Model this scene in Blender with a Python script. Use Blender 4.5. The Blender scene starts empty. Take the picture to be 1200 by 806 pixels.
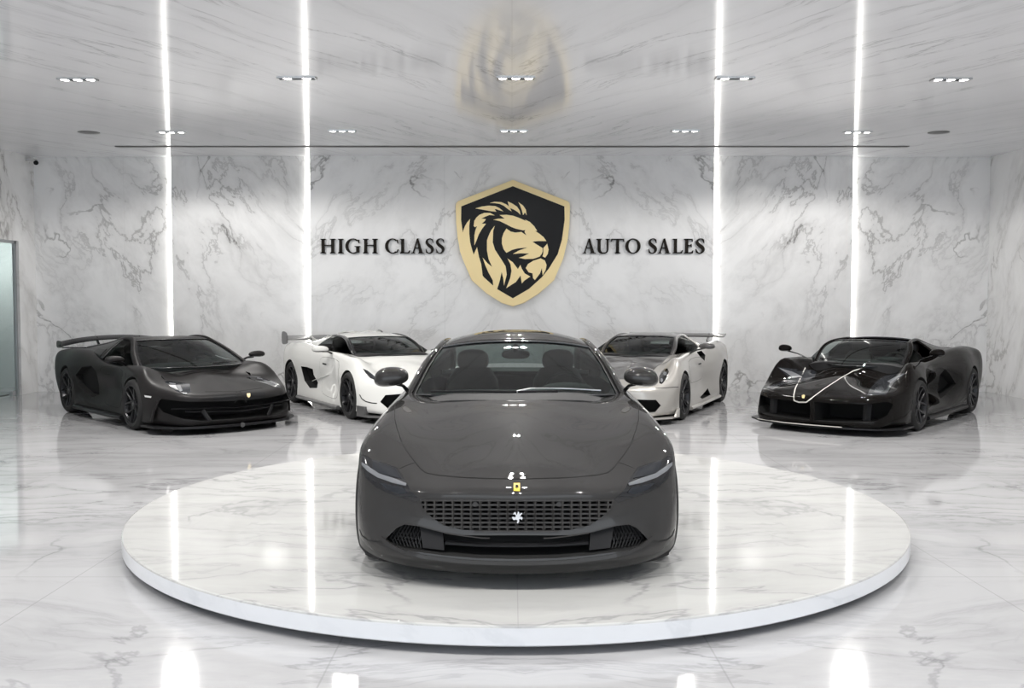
import bpy, bmesh, math, random
import numpy as np
from mathutils import Vector, Matrix
from mathutils.bvhtree import BVHTree
from mathutils.geometry import delaunay_2d_cdt

S = bpy.context.scene
COL = S.collection
R = math.radians
F_PX, CX, CY = 1100.0, 600.0, 403.0
CAM_H = 1.725
PITCH = math.atan(48.0 / F_PX)
PLAT_Z = 0.151

# ------------------------------------------------------------------ camera
cd = bpy.data.cameras.new('camera'); cam = bpy.data.objects.new('camera', cd); COL.objects.link(cam)
cd.sensor_fit = 'HORIZONTAL'; cd.sensor_width = 36.0; cd.lens = 36.0 * F_PX / 1200.0
cd.clip_start = 0.05; cd.clip_end = 200
cam.location = (0, 0, CAM_H); cam.rotation_euler = (math.pi / 2 - PITCH, 0, 0)
S.camera = cam
CAMP = Vector((0, 0, CAM_H))
def ray(px, py):
    a, b = (px - CX) / F_PX, (CY - py) / F_PX
    f = Vector((0, math.cos(PITCH), -math.sin(PITCH))); u = Vector((0, math.sin(PITCH), math.cos(PITCH)))
    return (f + u * b + Vector((a, 0, 0))).normalized()
def at_y(px, py, Y):
    d = ray(px, py); return CAMP + d * (Y / d.y)
def at_z(px, py, Z):
    d = ray(px, py); return CAMP + d * ((Z - CAM_H) / d.z)

# ------------------------------------------------------------------ tags
def tag(o, label=None, cat=None, group=None, kind=None):
    if label: o['label'] = label
    if cat: o['category'] = cat
    if group: o['group'] = group
    if kind: o['kind'] = kind
    return o
def empty(name, loc=(0, 0, 0), rz=0.0):
    o = bpy.data.objects.new(name, None); COL.objects.link(o)
    o.location = loc; o.rotation_euler = (0, 0, rz); o.empty_display_size = .2
    return o
def link(name, me, mats, parent=None, smooth=None):
    o = bpy.data.objects.new(name, me); COL.objects.link(o)
    if not isinstance(mats, (list, tuple)): mats = [mats]
    if len(me.materials) == 0:
        for m in mats: me.materials.append(m)
    if smooth is not None:
        me.polygons.foreach_set('use_smooth', [True] * len(me.polygons))
        if smooth < 180: me.set_sharp_from_angle(angle=R(smooth))
    if parent is not None: o.parent = parent
    return o
def mesh(name, vs, fs, mats, parent=None, smooth=None, idx=None):
    me = bpy.data.meshes.new(name); me.from_pydata([tuple(v) for v in vs], [], [tuple(f) for f in fs]); me.update()
    if idx is not None: me.polygons.foreach_set('material_index', idx)
    return link(name, me, mats, parent, smooth)
def apply_mods(o):
    dg = bpy.context.evaluated_depsgraph_get(); dg.update()
    me = bpy.data.meshes.new_from_object(o.evaluated_get(dg), depsgraph=dg)
    old = o.data; o.modifiers.clear(); o.data = me
    bpy.data.meshes.remove(old)
    return o

class MB:
    """collects shapes into one mesh"""
    def __init__(s): s.v = []; s.f = []
    def add(s, vs, fs):
        b = len(s.v); s.v += [Vector(v) for v in vs]; s.f += [tuple(i + b for i in f) for f in fs]; return s
    def box(s, c, d, rz=0.0, rx=0.0, ry=0.0):
        m = Matrix.Rotation(rz, 3, 'Z') @ Matrix.Rotation(ry, 3, 'Y') @ Matrix.Rotation(rx, 3, 'X')
        vs = [Vector(c) + m @ Vector((x * d[0] / 2, y * d[1] / 2, z * d[2] / 2)) for x in (-1, 1) for y in (-1, 1) for z in (-1, 1)]
        return s.add(vs, [(0, 1, 3, 2), (4, 6, 7, 5), (0, 4, 5, 1), (2, 3, 7, 6), (0, 2, 6, 4), (1, 5, 7, 3)])
    def hull8(s, lo, hi):
        """two 4-point loops joined"""
        return s.add(list(lo) + list(hi), [(3, 2, 1, 0), (4, 5, 6, 7), (0, 1, 5, 4), (1, 2, 6, 5), (2, 3, 7, 6), (3, 0, 4, 7)])
    def lathe(s, prof, n=40, axis='X', c=(0, 0, 0), closed=False):
        vs = []
        for k in range(n):
            a = 2 * math.pi * k / n
            for r, h in prof:
                p = {'X': (h, r * math.cos(a), r * math.sin(a)), 'Y': (r * math.sin(a), h, r * math.cos(a)), 'Z': (r * math.cos(a), r * math.sin(a), h)}[axis]
                vs.append(Vector(p) + Vector(c))
        m = len(prof); fs = []
        for k in range(n):
            k2 = (k + 1) % n
            for j in range(m if closed else m - 1):
                j2 = (j + 1) % m
                fs.append((k * m + j, k2 * m + j, k2 * m + j2, k * m + j2))
        return s.add(vs, fs)
    def sweep(s, pts, ra, rb=None, n=8, up=None, power=1.0):
        """tube along points; ra across, rb along up"""
        pts = [Vector(p) for p in pts]; N = len(pts)
        ra = ra if isinstance(ra, (list, tuple)) else [ra] * N
        rb = ra if rb is None else (rb if isinstance(rb, (list, tuple)) else [rb] * N)
        vs = []
        for i, p in enumerate(pts):
            t = (pts[min(i + 1, N - 1)] - pts[max(i - 1, 0)]).normalized()
            u = Vector(up) if up is not None else (Vector((0, 0, 1)) if abs(t.z) < .9 else Vector((0, 1, 0)))
            a = t.cross(u).normalized(); b = a.cross(t).normalized()
            for k in range(n):
                q = 2 * math.pi * (k + .5) / n
                ca, sa = math.cos(q), math.sin(q)
                ca = math.copysign(abs(ca) ** power, ca); sa = math.copysign(abs(sa) ** power, sa)
                vs.append(p + a * ca * ra[i] + b * sa * rb[i])
        fs = [(i * n + k, i * n + (k + 1) % n, (i + 1) * n + (k + 1) % n, (i + 1) * n + k) for i in range(N - 1) for k in range(n)]
        fs += [tuple(range(n))[::-1], tuple((N - 1) * n + k for k in range(n))]
        return s.add(vs, fs)
    def plate(s, poly, z0, z1, f=None):
        """flat polygon (xy) extruded in z; f maps (x, y, z) to 3D"""
        poly = [tuple(p[:2]) for p in poly]; n = len(poly)
        _, tris = cdt(poly)
        f = f or (lambda x, y, z: (x, y, z))
        vs = [f(x, y, z0) for x, y in poly] + [f(x, y, z1) for x, y in poly]
        fs = [t[::-1] for t in tris] + [tuple(i + n for i in t) for t in tris]
        fs += [(i, (i + 1) % n, n + (i + 1) % n, n + i) for i in range(n)]
        return s.add(vs, fs)
    def ellipsoid(s, c, r, nu=20, nv=12, p=1.0):
        prof = []
        vs = []; fs = []
        sg = lambda v: math.copysign(abs(v) ** p, v)
        for i in range(nv + 1):
            th = math.pi * i / nv
            for k in range(nu):
                a = 2 * math.pi * k / nu
                vs.append(Vector(c) + Vector((r[0] * sg(math.sin(th)) * sg(math.cos(a)), r[1] * sg(math.sin(th)) * sg(math.sin(a)), r[2] * sg(math.cos(th)))))
        for i in range(nv):
            for k in range(nu):
                k2 = (k + 1) % nu
                fs.append((i * nu + k, (i + 1) * nu + k, (i + 1) * nu + k2, i * nu + k2))
        return s.add(vs, fs)
    def build(s, name, mats, parent=None, smooth=None, weld=False, fixn=True):
        me = bpy.data.meshes.new(name); me.from_pydata([tuple(v) for v in s.v], [], s.f); me.update()
        if weld or fixn:
            bm = bmesh.new(); bm.from_mesh(me)
            if weld: bmesh.ops.remove_doubles(bm, verts=bm.verts, dist=1e-5)
            if fixn: bmesh.ops.recalc_face_normals(bm, faces=bm.faces)
            bm.to_mesh(me); bm.free()
        return link(name, me, mats, parent, smooth)

def cdt(poly, inner=()):
    n = len(poly)
    vs = [Vector((p[0], p[1])) for p in poly] + [Vector((p[0], p[1])) for p in inner]
    v, e, f, *_ = delaunay_2d_cdt(vs, [], [list(range(n))], 1, 1e-7)
    if len(v) == len(vs):
        return v, [tuple(t) for t in f]
    return v, [tuple(t) for t in f]
def inside(p, poly):
    x, y = p; c = False; n = len(poly)
    for i in range(n):
        x1, y1 = poly[i]; x2, y2 = poly[(i + 1) % n]
        if (y1 > y) != (y2 > y) and x < (x2 - x1) * (y - y1) / (y2 - y1) + x1: c = not c
    return c
def seg_d(p, a, b):
    ax, ay = a; bx, by = b; dx, dy = bx - ax, by - ay
    l = dx * dx + dy * dy
    t = 0 if l == 0 else max(0, min(1, ((p[0] - ax) * dx + (p[1] - ay) * dy) / l))
    return math.hypot(p[0] - ax - t * dx, p[1] - ay - t * dy)
def densify(poly, st, closed=True):
    out = []; n = len(poly)
    for i in range(n if closed else n - 1):
        a, b = poly[i], poly[(i + 1) % n]
        k = max(1, int(math.ceil(math.dist(a, b) / st)))
        for j in range(k): out.append(tuple(a[q] + (b[q] - a[q]) * j / k for q in range(len(a))))
    if not closed: out.append(tuple(poly[-1]))
    return out
def smooth_poly(poly, n=4, closed=True):
    """Catmull-Rom through the points"""
    P = [np.array(p, float) for p in poly]; N = len(P); out = []
    for i in range(N if closed else N - 1):
        g = lambda k: P[k % N] if closed else P[max(0, min(N - 1, k))]
        a, b, c, d = g(i - 1), g(i), g(i + 1), g(i + 2)
        for j in range(n):
            t = j / n
            out.append(tuple(.5 * (2 * b + (c - a) * t + (2 * a - 5 * b + 4 * c - d) * t * t + (3 * b - a - 3 * c + d) * t ** 3)))
    if not closed: out.append(tuple(P[-1]))
    return out

# ------------------------------------------------------------------ splines
def nat_spline(t, P, tq):
    """natural cubic spline through P (n,k) at t, evaluated at tq"""
    t = np.asarray(t, float); P = np.asarray(P, float); n = len(t)
    if n == 2:
        w = ((tq - t[0]) / (t[1] - t[0]))[:, None]; return P[0] * (1 - w) + P[1] * w
    h = np.diff(t); A = np.zeros((n, n)); B = np.zeros_like(P)
    A[0, 0] = A[-1, -1] = 1
    for i in range(1, n - 1):
        A[i, i - 1] = h[i - 1]; A[i, i] = 2 * (h[i - 1] + h[i]); A[i, i + 1] = h[i]
        B[i] = 6 * ((P[i + 1] - P[i]) / h[i] - (P[i] - P[i - 1]) / h[i - 1])
    M = np.linalg.solve(A, B)
    k = np.clip(np.searchsorted(t, tq, side='right') - 1, 0, n - 2)
    a = (t[k + 1] - tq)[:, None]; b = (tq - t[k])[:, None]; hh = h[k][:, None]
    return (M[k] * a ** 3 + M[k + 1] * b ** 3) / (6 * hh) + (P[k] / hh - M[k] * hh / 6) * a + (P[k + 1] / hh - M[k + 1] * hh / 6) * b
class Curve:
    def __init__(s, pts): s.P = np.array(pts, float); s.t = np.arange(len(s.P), dtype=float)
    def __call__(s, u): return Vector(nat_spline(s.t, s.P, np.array([float(u)]))[0])
    def many(s, us): return [Vector(p) for p in nat_spline(s.t, s.P, np.asarray(us, float))]

def loft(G, nsub_s, nsub_r, row_breaks=()):
    """G (stations, rows, 3) half body x >= 0; first and last station and the last row lie on x = 0.
    returns dense grid (S, R, 3)"""
    G = np.asarray(G, float); ns, nr, _ = G.shape
    mir = np.array([-1, 1, 1.0])
    # along rows
    d = np.linalg.norm(np.diff(G, axis=1), axis=2)
    d = np.sqrt(np.maximum(d, 1e-3)).mean(0); tr = np.concatenate([[0], np.cumsum(d)])
    trx = np.concatenate([tr, 2 * tr[-1] - tr[-2::-1][:3]])
    tq = np.concatenate([np.linspace(tr[i], tr[i + 1], nsub_r, endpoint=False) for i in range(nr - 1)] + [[tr[-1]]])
    H = np.zeros((ns, len(tq), 3))
    segs = [0] + list(row_breaks) + [len(trx) - 1]
    for i in range(ns):
        P = np.concatenate([G[i], G[i][-2::-1][:3] * mir])
        for a, b in zip(segs[:-1], segs[1:]):
            m = (tq >= trx[a] - 1e-9) & (tq <= trx[b] + 1e-9)
            if m.any(): H[i, m] = nat_spline(trx[a:b + 1], P[a:b + 1], tq[m])
    # along stations
    d = np.linalg.norm(np.diff(G[:, :5], axis=0), axis=2)
    d = np.sqrt(np.maximum(d, 1e-3)).mean(1); ts = np.concatenate([[0], np.cumsum(d)])
    tsx = np.concatenate([-ts[1:4][::-1], ts, 2 * ts[-1] - ts[-2::-1][:3]])
    sq = np.concatenate([np.linspace(ts[i], ts[i + 1], nsub_s, endpoint=False) for i in range(ns - 1)] + [[ts[-1]]])
    D = np.zeros((len(sq), len(tq), 3))
    for j in range(len(tq)):
        P = np.concatenate([H[1:4, j][::-1] * mir, H[:, j], H[-2::-1, j][:3] * mir])
        D[:, j] = nat_spline(tsx, P, sq)
    D[:, -1, 0] = 0; D[0, :, 0] = 0; D[-1, :, 0] = 0
    D[..., 0] = np.maximum(D[..., 0], 0)
    return D

# ------------------------------------------------------------------ materials
def mat(name, col=(.5, .5, .5), rough=.5, metal=0.0, coat=0.0, coat_r=.03, emit=None, es=0.0, spec=.5, ior=1.5, coat_ior=1.5):
    m = bpy.data.materials.new(name); m.use_nodes = True
    b = m.node_tree.nodes['Principled BSDF']
    b.inputs['Base Color'].default_value = (*col, 1); b.inputs['Roughness'].default_value = rough
    b.inputs['Metallic'].default_value = metal; b.inputs['Coat Weight'].default_value = coat
    b.inputs['Coat Roughness'].default_value = coat_r; b.inputs['Specular IOR Level'].default_value = spec
    b.inputs['IOR'].default_value = ior; b.inputs['Coat IOR'].default_value = coat_ior
    if emit: b.inputs['Emission Color'].default_value = (*emit, 1); b.inputs['Emission Strength'].default_value = es
    return m
def srgb(r, g, b):
    f = lambda c: (c / 255 / 12.92) if c / 255 <= .04045 else ((c / 255 + .055) / 1.055) ** 2.4
    return (f(r), f(g), f(b))
class NT:
    def __init__(s, m): s.t = m.node_tree; s.n = s.t.nodes; s.bsdf = s.n.get('Principled BSDF')
    def node(s, typ, **kw):
        n = s.n.new(typ)
        for k, v in kw.items(): setattr(n, k, v)
        return n
    def lk(s, a, b): s.t.links.new(a, b)
    def val(s, v, sock):
        if hasattr(v, 'is_output') or hasattr(v, 'links'): s.lk(v, sock)
        else: sock.default_value = v
    def math(s, op, a, b=None, c=None, clamp=False):
        n = s.node('ShaderNodeMath', operation=op, use_clamp=clamp)
        s.val(a, n.inputs[0])
        if b is not None: s.val(b, n.inputs[1])
        if c is not None: s.val(c, n.inputs[2])
        return n.outputs[0]
    def ramp01(s, x, lo, hi):
        n = s.node('ShaderNodeMapRange', interpolation_type='SMOOTHSTEP')
        s.val(x, n.inputs[0]); s.val(lo, n.inputs[1]); s.val(hi, n.inputs[2]); n.inputs[3].default_value = 0; n.inputs[4].default_value = 1
        return n.outputs[0]
    def mix(s, f, a, b):
        n = s.node('ShaderNodeMix', data_type='RGBA'); s.val(f, n.inputs[0])
        s.val(a if hasattr(a, 'links') else (*a, 1), n.inputs[6]); s.val(b if hasattr(b, 'links') else (*b, 1), n.inputs[7])
        return n.outputs[2]
    def noise(s, vec, scale, detail=5, rough=.55, dist=0.0):
        n = s.node('ShaderNodeTexNoise'); s.lk(vec, n.inputs['Vector'])
        n.inputs['Scale'].default_value = scale; n.inputs['Detail'].default_value = detail
        n.inputs['Roughness'].default_value = rough; n.inputs['Distortion'].default_value = dist
        return n
    def mapping(s, vec, rot=(0, 0, 0), sc=(1, 1, 1), loc=(0, 0, 0)):
        n = s.node('ShaderNodeMapping'); s.lk(vec, n.inputs[0])
        n.inputs['Rotation'].default_value = rot; n.inputs['Scale'].default_value = sc; n.inputs['Location'].default_value = loc
        return n.outputs[0]
    def combine(s, x, y, z):
        n = s.node('ShaderNodeCombineXYZ')
        for i, v in enumerate((x, y, z)): s.val(v, n.inputs[i])
        return n.outputs[0]

def marble(name, base, vein, plane='XY', rough=.08, spec=.5, angle=0.0, stretch=5.0, streak=.5, crack=.35, cloud=.25,
           seam_x=None, seam_y=None, seam_dark=.55, off=(0, 0, 0), mirror_at=0.0, fine=1.0, thr=.02, warp_a=.9, halo=.3):
    """polished marble slabs: streaks along a direction, cracks, clouding, book-matched about a seam, fine joints"""
    m = mat(name, base, rough, spec=spec); k = NT(m)
    geo = k.node('ShaderNodeNewGeometry'); sep = k.node('ShaderNodeSeparateXYZ'); k.lk(geo.outputs['Position'], sep.inputs[0])
    X, Y, Z = sep.outputs
    A, B = {'XY': (X, Y), 'XZ': (X, Z), 'YZ': (Y, Z)}[plane]
    u = k.math('ABSOLUTE', k.math('SUBTRACT', A, mirror_at)) if mirror_at is not None else A
    third = {'XY': Z, 'XZ': Y, 'YZ': X}[plane]
    v0 = k.mapping(k.combine(u, B, k.math('MULTIPLY', third, .3)), loc=off)
    warp = k.noise(v0, .55, 4, .5)
    wv = k.node('ShaderNodeVectorMath', operation='MULTIPLY_ADD'); k.lk(warp.outputs['Color'], wv.inputs[0]); wv.inputs[1].default_value = (warp_a,) * 3; k.lk(v0, wv.inputs[2])
    vs = k.mapping(k.mapping(wv.outputs[0], rot=(0, 0, angle)), sc=(.42, .42 * stretch, .42))
    n1 = k.noise(vs, 1.0 * fine, 7, .62, .25)
    d1 = k.math('ABSOLUTE', k.math('SUBTRACT', n1.outputs['Fac'], .5))
    msk = k.ramp01(k.noise(v0, .45, 3).outputs['Fac'], .42, .66)
    st = k.math('MULTIPLY', k.math('SUBTRACT', 1.0, k.ramp01(d1, 0.0, thr)), k.math('MULTIPLY_ADD', msk, .8, .2))
    st2 = k.math('MULTIPLY', k.math('SUBTRACT', 1.0, k.ramp01(d1, 0.0, thr * 6)), halo)
    n2 = k.noise(wv.outputs[0], .34 * fine, 7, .52, .5)
    d2 = k.math('ABSOLUTE', k.math('SUBTRACT', n2.outputs['Fac'], .47))
    ck = k.math('MULTIPLY', k.math('SUBTRACT', 1.0, k.ramp01(d2, 0.0, .008)), k.ramp01(k.noise(v0, .7, 2).outputs['Fac'], .45, .62))
    ck2 = k.math('MULTIPLY', k.math('SUBTRACT', 1.0, k.ramp01(d2, 0.0, .06)), k.math('MULTIPLY', k.ramp01(k.noise(v0, .5, 2).outputs['Fac'], .48, .7), .35))
    cl = k.ramp01(k.noise(vs, .7, 5, .6).outputs['Fac'], .4, .8)
    f = k.math('ADD', k.math('MULTIPLY', k.math('ADD', st, st2), streak), k.math('MULTIPLY', k.math('ADD', ck, ck2), crack))
    f = k.math('ADD', f, k.math('MULTIPLY', cl, cloud), clamp=True)
    col = k.mix(f, base, vein)
    for sx, ax in ((seam_x, A), (seam_y, B)):
        if sx:
            per, o, w = sx
            q = k.math('SUBTRACT', k.math('PINGPONG', k.math('SUBTRACT', ax, o), per / 2), 0.0)
            ln = k.math('SUBTRACT', 1.0, k.ramp01(q, w * .5, w))
            col = k.mix(k.math('MULTIPLY', ln, seam_dark), col, tuple(c * .45 for c in base))
    k.lk(col, k.bsdf.inputs['Base Color'])
    return m
def glass_mat(name, tint=(.6, .66, .64), refl=1.0, rough=.0, base_r=.06):
    m = bpy.data.materials.new(name); m.use_nodes = True; k = NT(m)
    k.n.remove(k.bsdf); out = k.n['Material Output']
    tr = k.node('ShaderNodeBsdfTransparent'); tr.inputs[0].default_value = (*tint, 1)
    gl = k.node('ShaderNodeBsdfGlossy'); gl.inputs['Roughness'].default_value = rough; gl.inputs[0].default_value = (1, 1, 1, 1)
    fr = k.node('ShaderNodeFresnel'); gg = k.node('ShaderNodeNewGeometry')
    k.lk(k.math('MULTIPLY_ADD', gg.outputs['Backfacing'], 1 / 1.5 - 1.5, 1.5), fr.inputs[0])
    mx = k.node('ShaderNodeMixShader')
    fac = k.math('MULTIPLY_ADD', fr.outputs[0], refl, base_r - .04, clamp=True)
    k.lk(fac, mx.inputs[0]); k.lk(tr.outputs[0], mx.inputs[1]); k.lk(gl.outputs[0], mx.inputs[2]); k.lk(mx.outputs[0], out.inputs[0])
    return m
def paint(name, col, metal=.35, rough=.38, coat=1.0, flake=0.0, coat_ior=1.45):
    m = mat(name, col, rough, metal, coat, .02, spec=.0, coat_ior=coat_ior)
    if flake:
        k = NT(m); g = k.node('ShaderNodeTexCoord'); n = k.noise(g.outputs['Object'], 900, 1)
        k.lk(k.mix(k.ramp01(n.outputs['Fac'], .35, .75), tuple(c * (1 - flake) for c in col), tuple(min(1, c * (1 + flake)) for c in col)), k.bsdf.inputs['Base Color'])
    return m
# ------------------------------------------------------------------ car kit
class Car:
    def __init__(s, name, label, loc, rz, group=None):
        s.root = empty(name, loc, rz); tag(s.root, label, 'car', group)
        s.M = Matrix.Translation(loc) @ Matrix.Rotation(rz, 4, 'Z'); s.Mi = s.M.inverted()
        s.cutters = []
    # ---- body
    def body(s, G, paint_m, under_m, ns=9, nr=7, row_breaks=(), zb=.13, under_rows=0):
        D = loft(G, ns, nr, row_breaks); s.D = D; nS, nR, _ = D.shape
        s.nr = nr; s.ns = ns
        vs = []; fs = []; mi = []
        bot = np.zeros((nS, 3)); bot[:, 1] = D[:, -1, 1]; bot[:, 2] = np.maximum(D[:, 0, 2], zb)
        for sgn in (1, -1):
            b = len(vs)
            for i in range(nS):
                vs.append((0, bot[i, 1], bot[i, 2]))
                for j in range(nR): vs.append((D[i, j, 0] * sgn, D[i, j, 1], D[i, j, 2]))
            m = nR + 1
            for i in range(nS - 1):
                for j in range(m - 1):
                    q = (b + i * m + j, b + i * m + j + 1, b + (i + 1) * m + j + 1, b + (i + 1) * m + j)
                    fs.append(q if sgn < 0 else q[::-1]); mi.append(1 if j < 1 + under_rows else 0)
        me = bpy.data.meshes.new('body'); me.from_pydata(vs, [], fs); me.update()
        me.polygons.foreach_set('material_index', mi)
        bm = bmesh.new(); bm.from_mesh(me)
        bmesh.ops.remove_doubles(bm, verts=bm.verts, dist=2e-4)
        bmesh.ops.dissolve_degenerate(bm, dist=1e-5, edges=bm.edges)
        bmesh.ops.recalc_face_normals(bm, faces=bm.faces)
        bm.to_mesh(me)
        bmesh.ops.triangulate(bm, faces=bm.faces)
        s.skin = BVHTree.FromBMesh(bm)
        bm.verts.ensure_lookup_table(); bm.faces.ensure_lookup_table(); bm.normal_update()
        s.sv = [v.co.copy() for v in bm.verts]; s.sn = [v.normal.copy() for v in bm.verts]
        s.sf = [tuple(v.index for v in f.verts) for f in bm.faces]
        bm.free()
        s.bo = link('body', me, [paint_m, under_m], s.root)
        return s
    def normal(s, p, fi):
        a, b, c = s.sf[fi]; A, B, C = s.sv[a], s.sv[b], s.sv[c]
        n = (B - A).cross(C - A); l = n.length_squared
        if l < 1e-16: return s.sn[a]
        w1 = (C - B).cross(p - B).dot(n) / l; w2 = (A - C).cross(p - C).dot(n) / l
        return (s.sn[a] * w1 + s.sn[b] * w2 + s.sn[c] * (1 - w1 - w2)).normalized()
    # ---- projections onto the skin
    def hit_px(s, px, py, bvh=None):
        o = s.Mi @ CAMP; d = (s.Mi.to_3x3() @ ray(px, py)).normalized()
        h = (bvh or s.skin).ray_cast(o, d)
        return h[0], h[2], o, d
    def hits_px(s, pts):
        H = [s.hit_px(*p) for p in pts]
        ds = [(h[0] - h[2]).length for h in H if h[0] is not None]
        md = sum(ds) / max(1, len(ds)); out = []
        for h in H:
            if h[0] is None:
                q = s.skin.find_nearest(h[2] + h[3] * md); out.append((q[0], s.normal(q[0], q[2])))
            else: out.append((h[0], s.normal(h[0], h[1])))
        return out
    def hits_dir(s, pts3, d):
        out = []; d = Vector(d).normalized()
        for p in pts3:
            p = Vector(p); h = s.skin.ray_cast(p - d * 4, d)
            if h[0] is None: h = s.skin.find_nearest(p)
            out.append((h[0], s.normal(h[0], h[2])))
        return out
    def patch(s, name, poly, m, off=.003, res=2.5, mirror=True, skirt=.012, parent=None, px=True, d=None, f3=None, sm=None, both_names=None):
        """panel lying on the skin. poly in photo pixels (px) or 2D mapped by f3 then dropped along d"""
        if sm: poly = smooth_poly(poly, sm)
        pl = densify(poly, res); n = len(pl)
        xs = [p[0] for p in pl]; ys = [p[1] for p in pl]; inner = []
        y = min(ys) + res * .5; row = 0
        while y < max(ys):
            x = min(xs) + res * (.5 if row % 2 else 1)
            while x < max(xs):
                if inside((x, y), pl) and min(seg_d((x, y), pl[i], pl[(i + 1) % n]) for i in range(n)) > res * .45: inner.append((x, y))
                x += res
            y += res * .866; row += 1
        v, tris = cdt(pl, inner)
        pts = [(q[0], q[1]) for q in v]
        H = s.hits_px(pts) if px else s.hits_dir([f3(*q) for q in pts], d)
        objs = []
        for sg in ((1, -1) if mirror else (1,)):
            vs = []; nn = []
            for p, nrm in H:
                q = p + nrm * off; vs.append(Vector((q.x * sg, q.y, q.z))); nn.append(Vector((nrm.x * sg, nrm.y, nrm.z)))
            N = len(vs)
            fs = [t if sg > 0 else t[::-1] for t in tris]
            # orientation
            acc = 0
            for t in fs[:200]: acc += (vs[t[1]] - vs[t[0]]).cross(vs[t[2]] - vs[t[0]]).dot(nn[t[0]])
            if acc < 0: fs = [t[::-1] for t in fs]
            if skirt:
                for i in range(n):
                    p, nrm = H[i]; q = p + nrm * (off - skirt); vs.append(Vector((q.x * sg, q.y, q.z))); nn.append(nn[i])
                k = [(i, (i + 1) % n, N + (i + 1) % n, N + i) for i in range(n)]
                fs += k
            me = bpy.data.meshes.new(name); me.from_pydata([tuple(q) for q in vs], [], fs); me.update()
            o = link(name, me, m, parent or s.root); me.polygons.foreach_set('use_smooth', [True] * len(me.polygons))
            me.normals_split_custom_set_from_vertices([tuple(q) for q in nn])
            objs.append(o)
        return objs
    def strip(s, name, line, w, m, h=.003, mirror=True, parent=None, px=True, d=None, f3=None, res=3, closed=False, sm=0, off=0.0):
        if sm: line = smooth_poly(line, sm, closed)
        L = densify(line, res, closed)
        H = s.hits_px(L) if px else s.hits_dir([f3(*q) for q in L], d)
        objs = []
        for sg in ((1, -1) if mirror else (1,)):
            P = [Vector((p.x * sg, p.y, p.z)) for p, _ in H]; Nn = [Vector((q.x * sg, q.y, q.z)) for _, q in H]
            n = len(P); mb = MB(); vs = []
            for i in range(n):
                a = P[(i - 1) % n] if closed or i > 0 else P[i]; b = P[(i + 1) % n] if closed or i < n - 1 else P[i]
                t = (b - a).normalized(); c = t.cross(Nn[i]).normalized() * (w / 2)
                lo = P[i] + Nn[i] * (off - .004); hi = P[i] + Nn[i] * (off + h)
                vs += [lo - c, hi - c, hi + c, lo + c]
            fs = []
            for i in range(n if closed else n - 1):
                j = (i + 1) % n
                fs += [(i * 4 + k, j * 4 + k, j * 4 + (k + 1) % 4, i * 4 + (k + 1) % 4) for k in range(4)]
            mb.add(vs, fs); objs.append(mb.build(name, m, parent or s.root))
        return objs
    # ---- pockets
    def pocket(s, poly, d, depth, m, mirror=True, px=True, f3=None, front=.25, sm=None, res=3):
        if sm: poly = smooth_poly(poly, sm)
        pl = densify(poly, res); d = Vector(d).normalized()
        H = s.hits_px(pl) if px else s.hits_dir([f3(*q) for q in pl], d)
        P = [p for p, _ in H]
        e1 = d.orthogonal().normalized(); e2 = d.cross(e1)
        q2 = [(p.dot(e1), p.dot(e2)) for p in P]
        ds = [p.dot(d) for p in P]; lo, hi = min(ds) - front, max(ds) + depth
        for sg in ((1, -1) if mirror else (1,)):
            v, tris = cdt(q2); n = len(q2)
            vs = [e1 * a[0] + e2 * a[1] + d * lo for a in v] + [e1 * a[0] + e2 * a[1] + d * hi for a in v]
            N = len(v)
            fs = [t for t in tris] + [tuple(i + N for i in t[::-1]) for t in tris] + [(i, N + i, N + (i + 1) % n, (i + 1) % n) for i in range(n)]
            s._cut(vs, fs, m, sg)
    def _cut(s, vs, fs, m, sg=1):
        vs = [Vector((p.x * sg, p.y, p.z)) for p in map(Vector, vs)]
        bm = bmesh.new(); B = [bm.verts.new(p) for p in vs]
        for f in fs:
            try: bm.faces.new([B[i] for i in f])
            except ValueError: pass
        bmesh.ops.remove_doubles(bm, verts=bm.verts, dist=1e-6)
        bmesh.ops.recalc_face_normals(bm, faces=bm.faces)
        me = bpy.data.meshes.new('cut'); bm.to_mesh(me); bm.free()
        me.materials.append(m)
        o = bpy.data.objects.new('cut', me); COL.objects.link(o); o.parent = s.root
        s.cutters.append(o)
    def arch(s, y, z, r, x_in, m, n=40, squash=1.0):
        for sg in (1, -1):
            prof = [(x_in, a) for a in np.linspace(0, 2 * math.pi, n, endpoint=False)]
            v0 = [Vector((x_in, y + r * math.cos(a), z + r * squash * math.sin(a))) for _, a in prof]
            v1 = [Vector((1.6, p.y, p.z)) for p in v0]
            s._cut(v0 + v1, [tuple(range(n)), tuple(range(n, 2 * n))] + [(i, (i + 1) % n, n + (i + 1) % n, n + i) for i in range(n)], m, sg)
    def tub(s, poly, z0, m, z1=1.7):
        """cockpit opening: plan polygon of the half x>=0 from front to rear"""
        full = list(poly) + [(-x, y) for x, y in reversed(poly)]
        mb = MB().plate(full, z0, z1); s._cut(mb.v, mb.f, m, 1)
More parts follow.
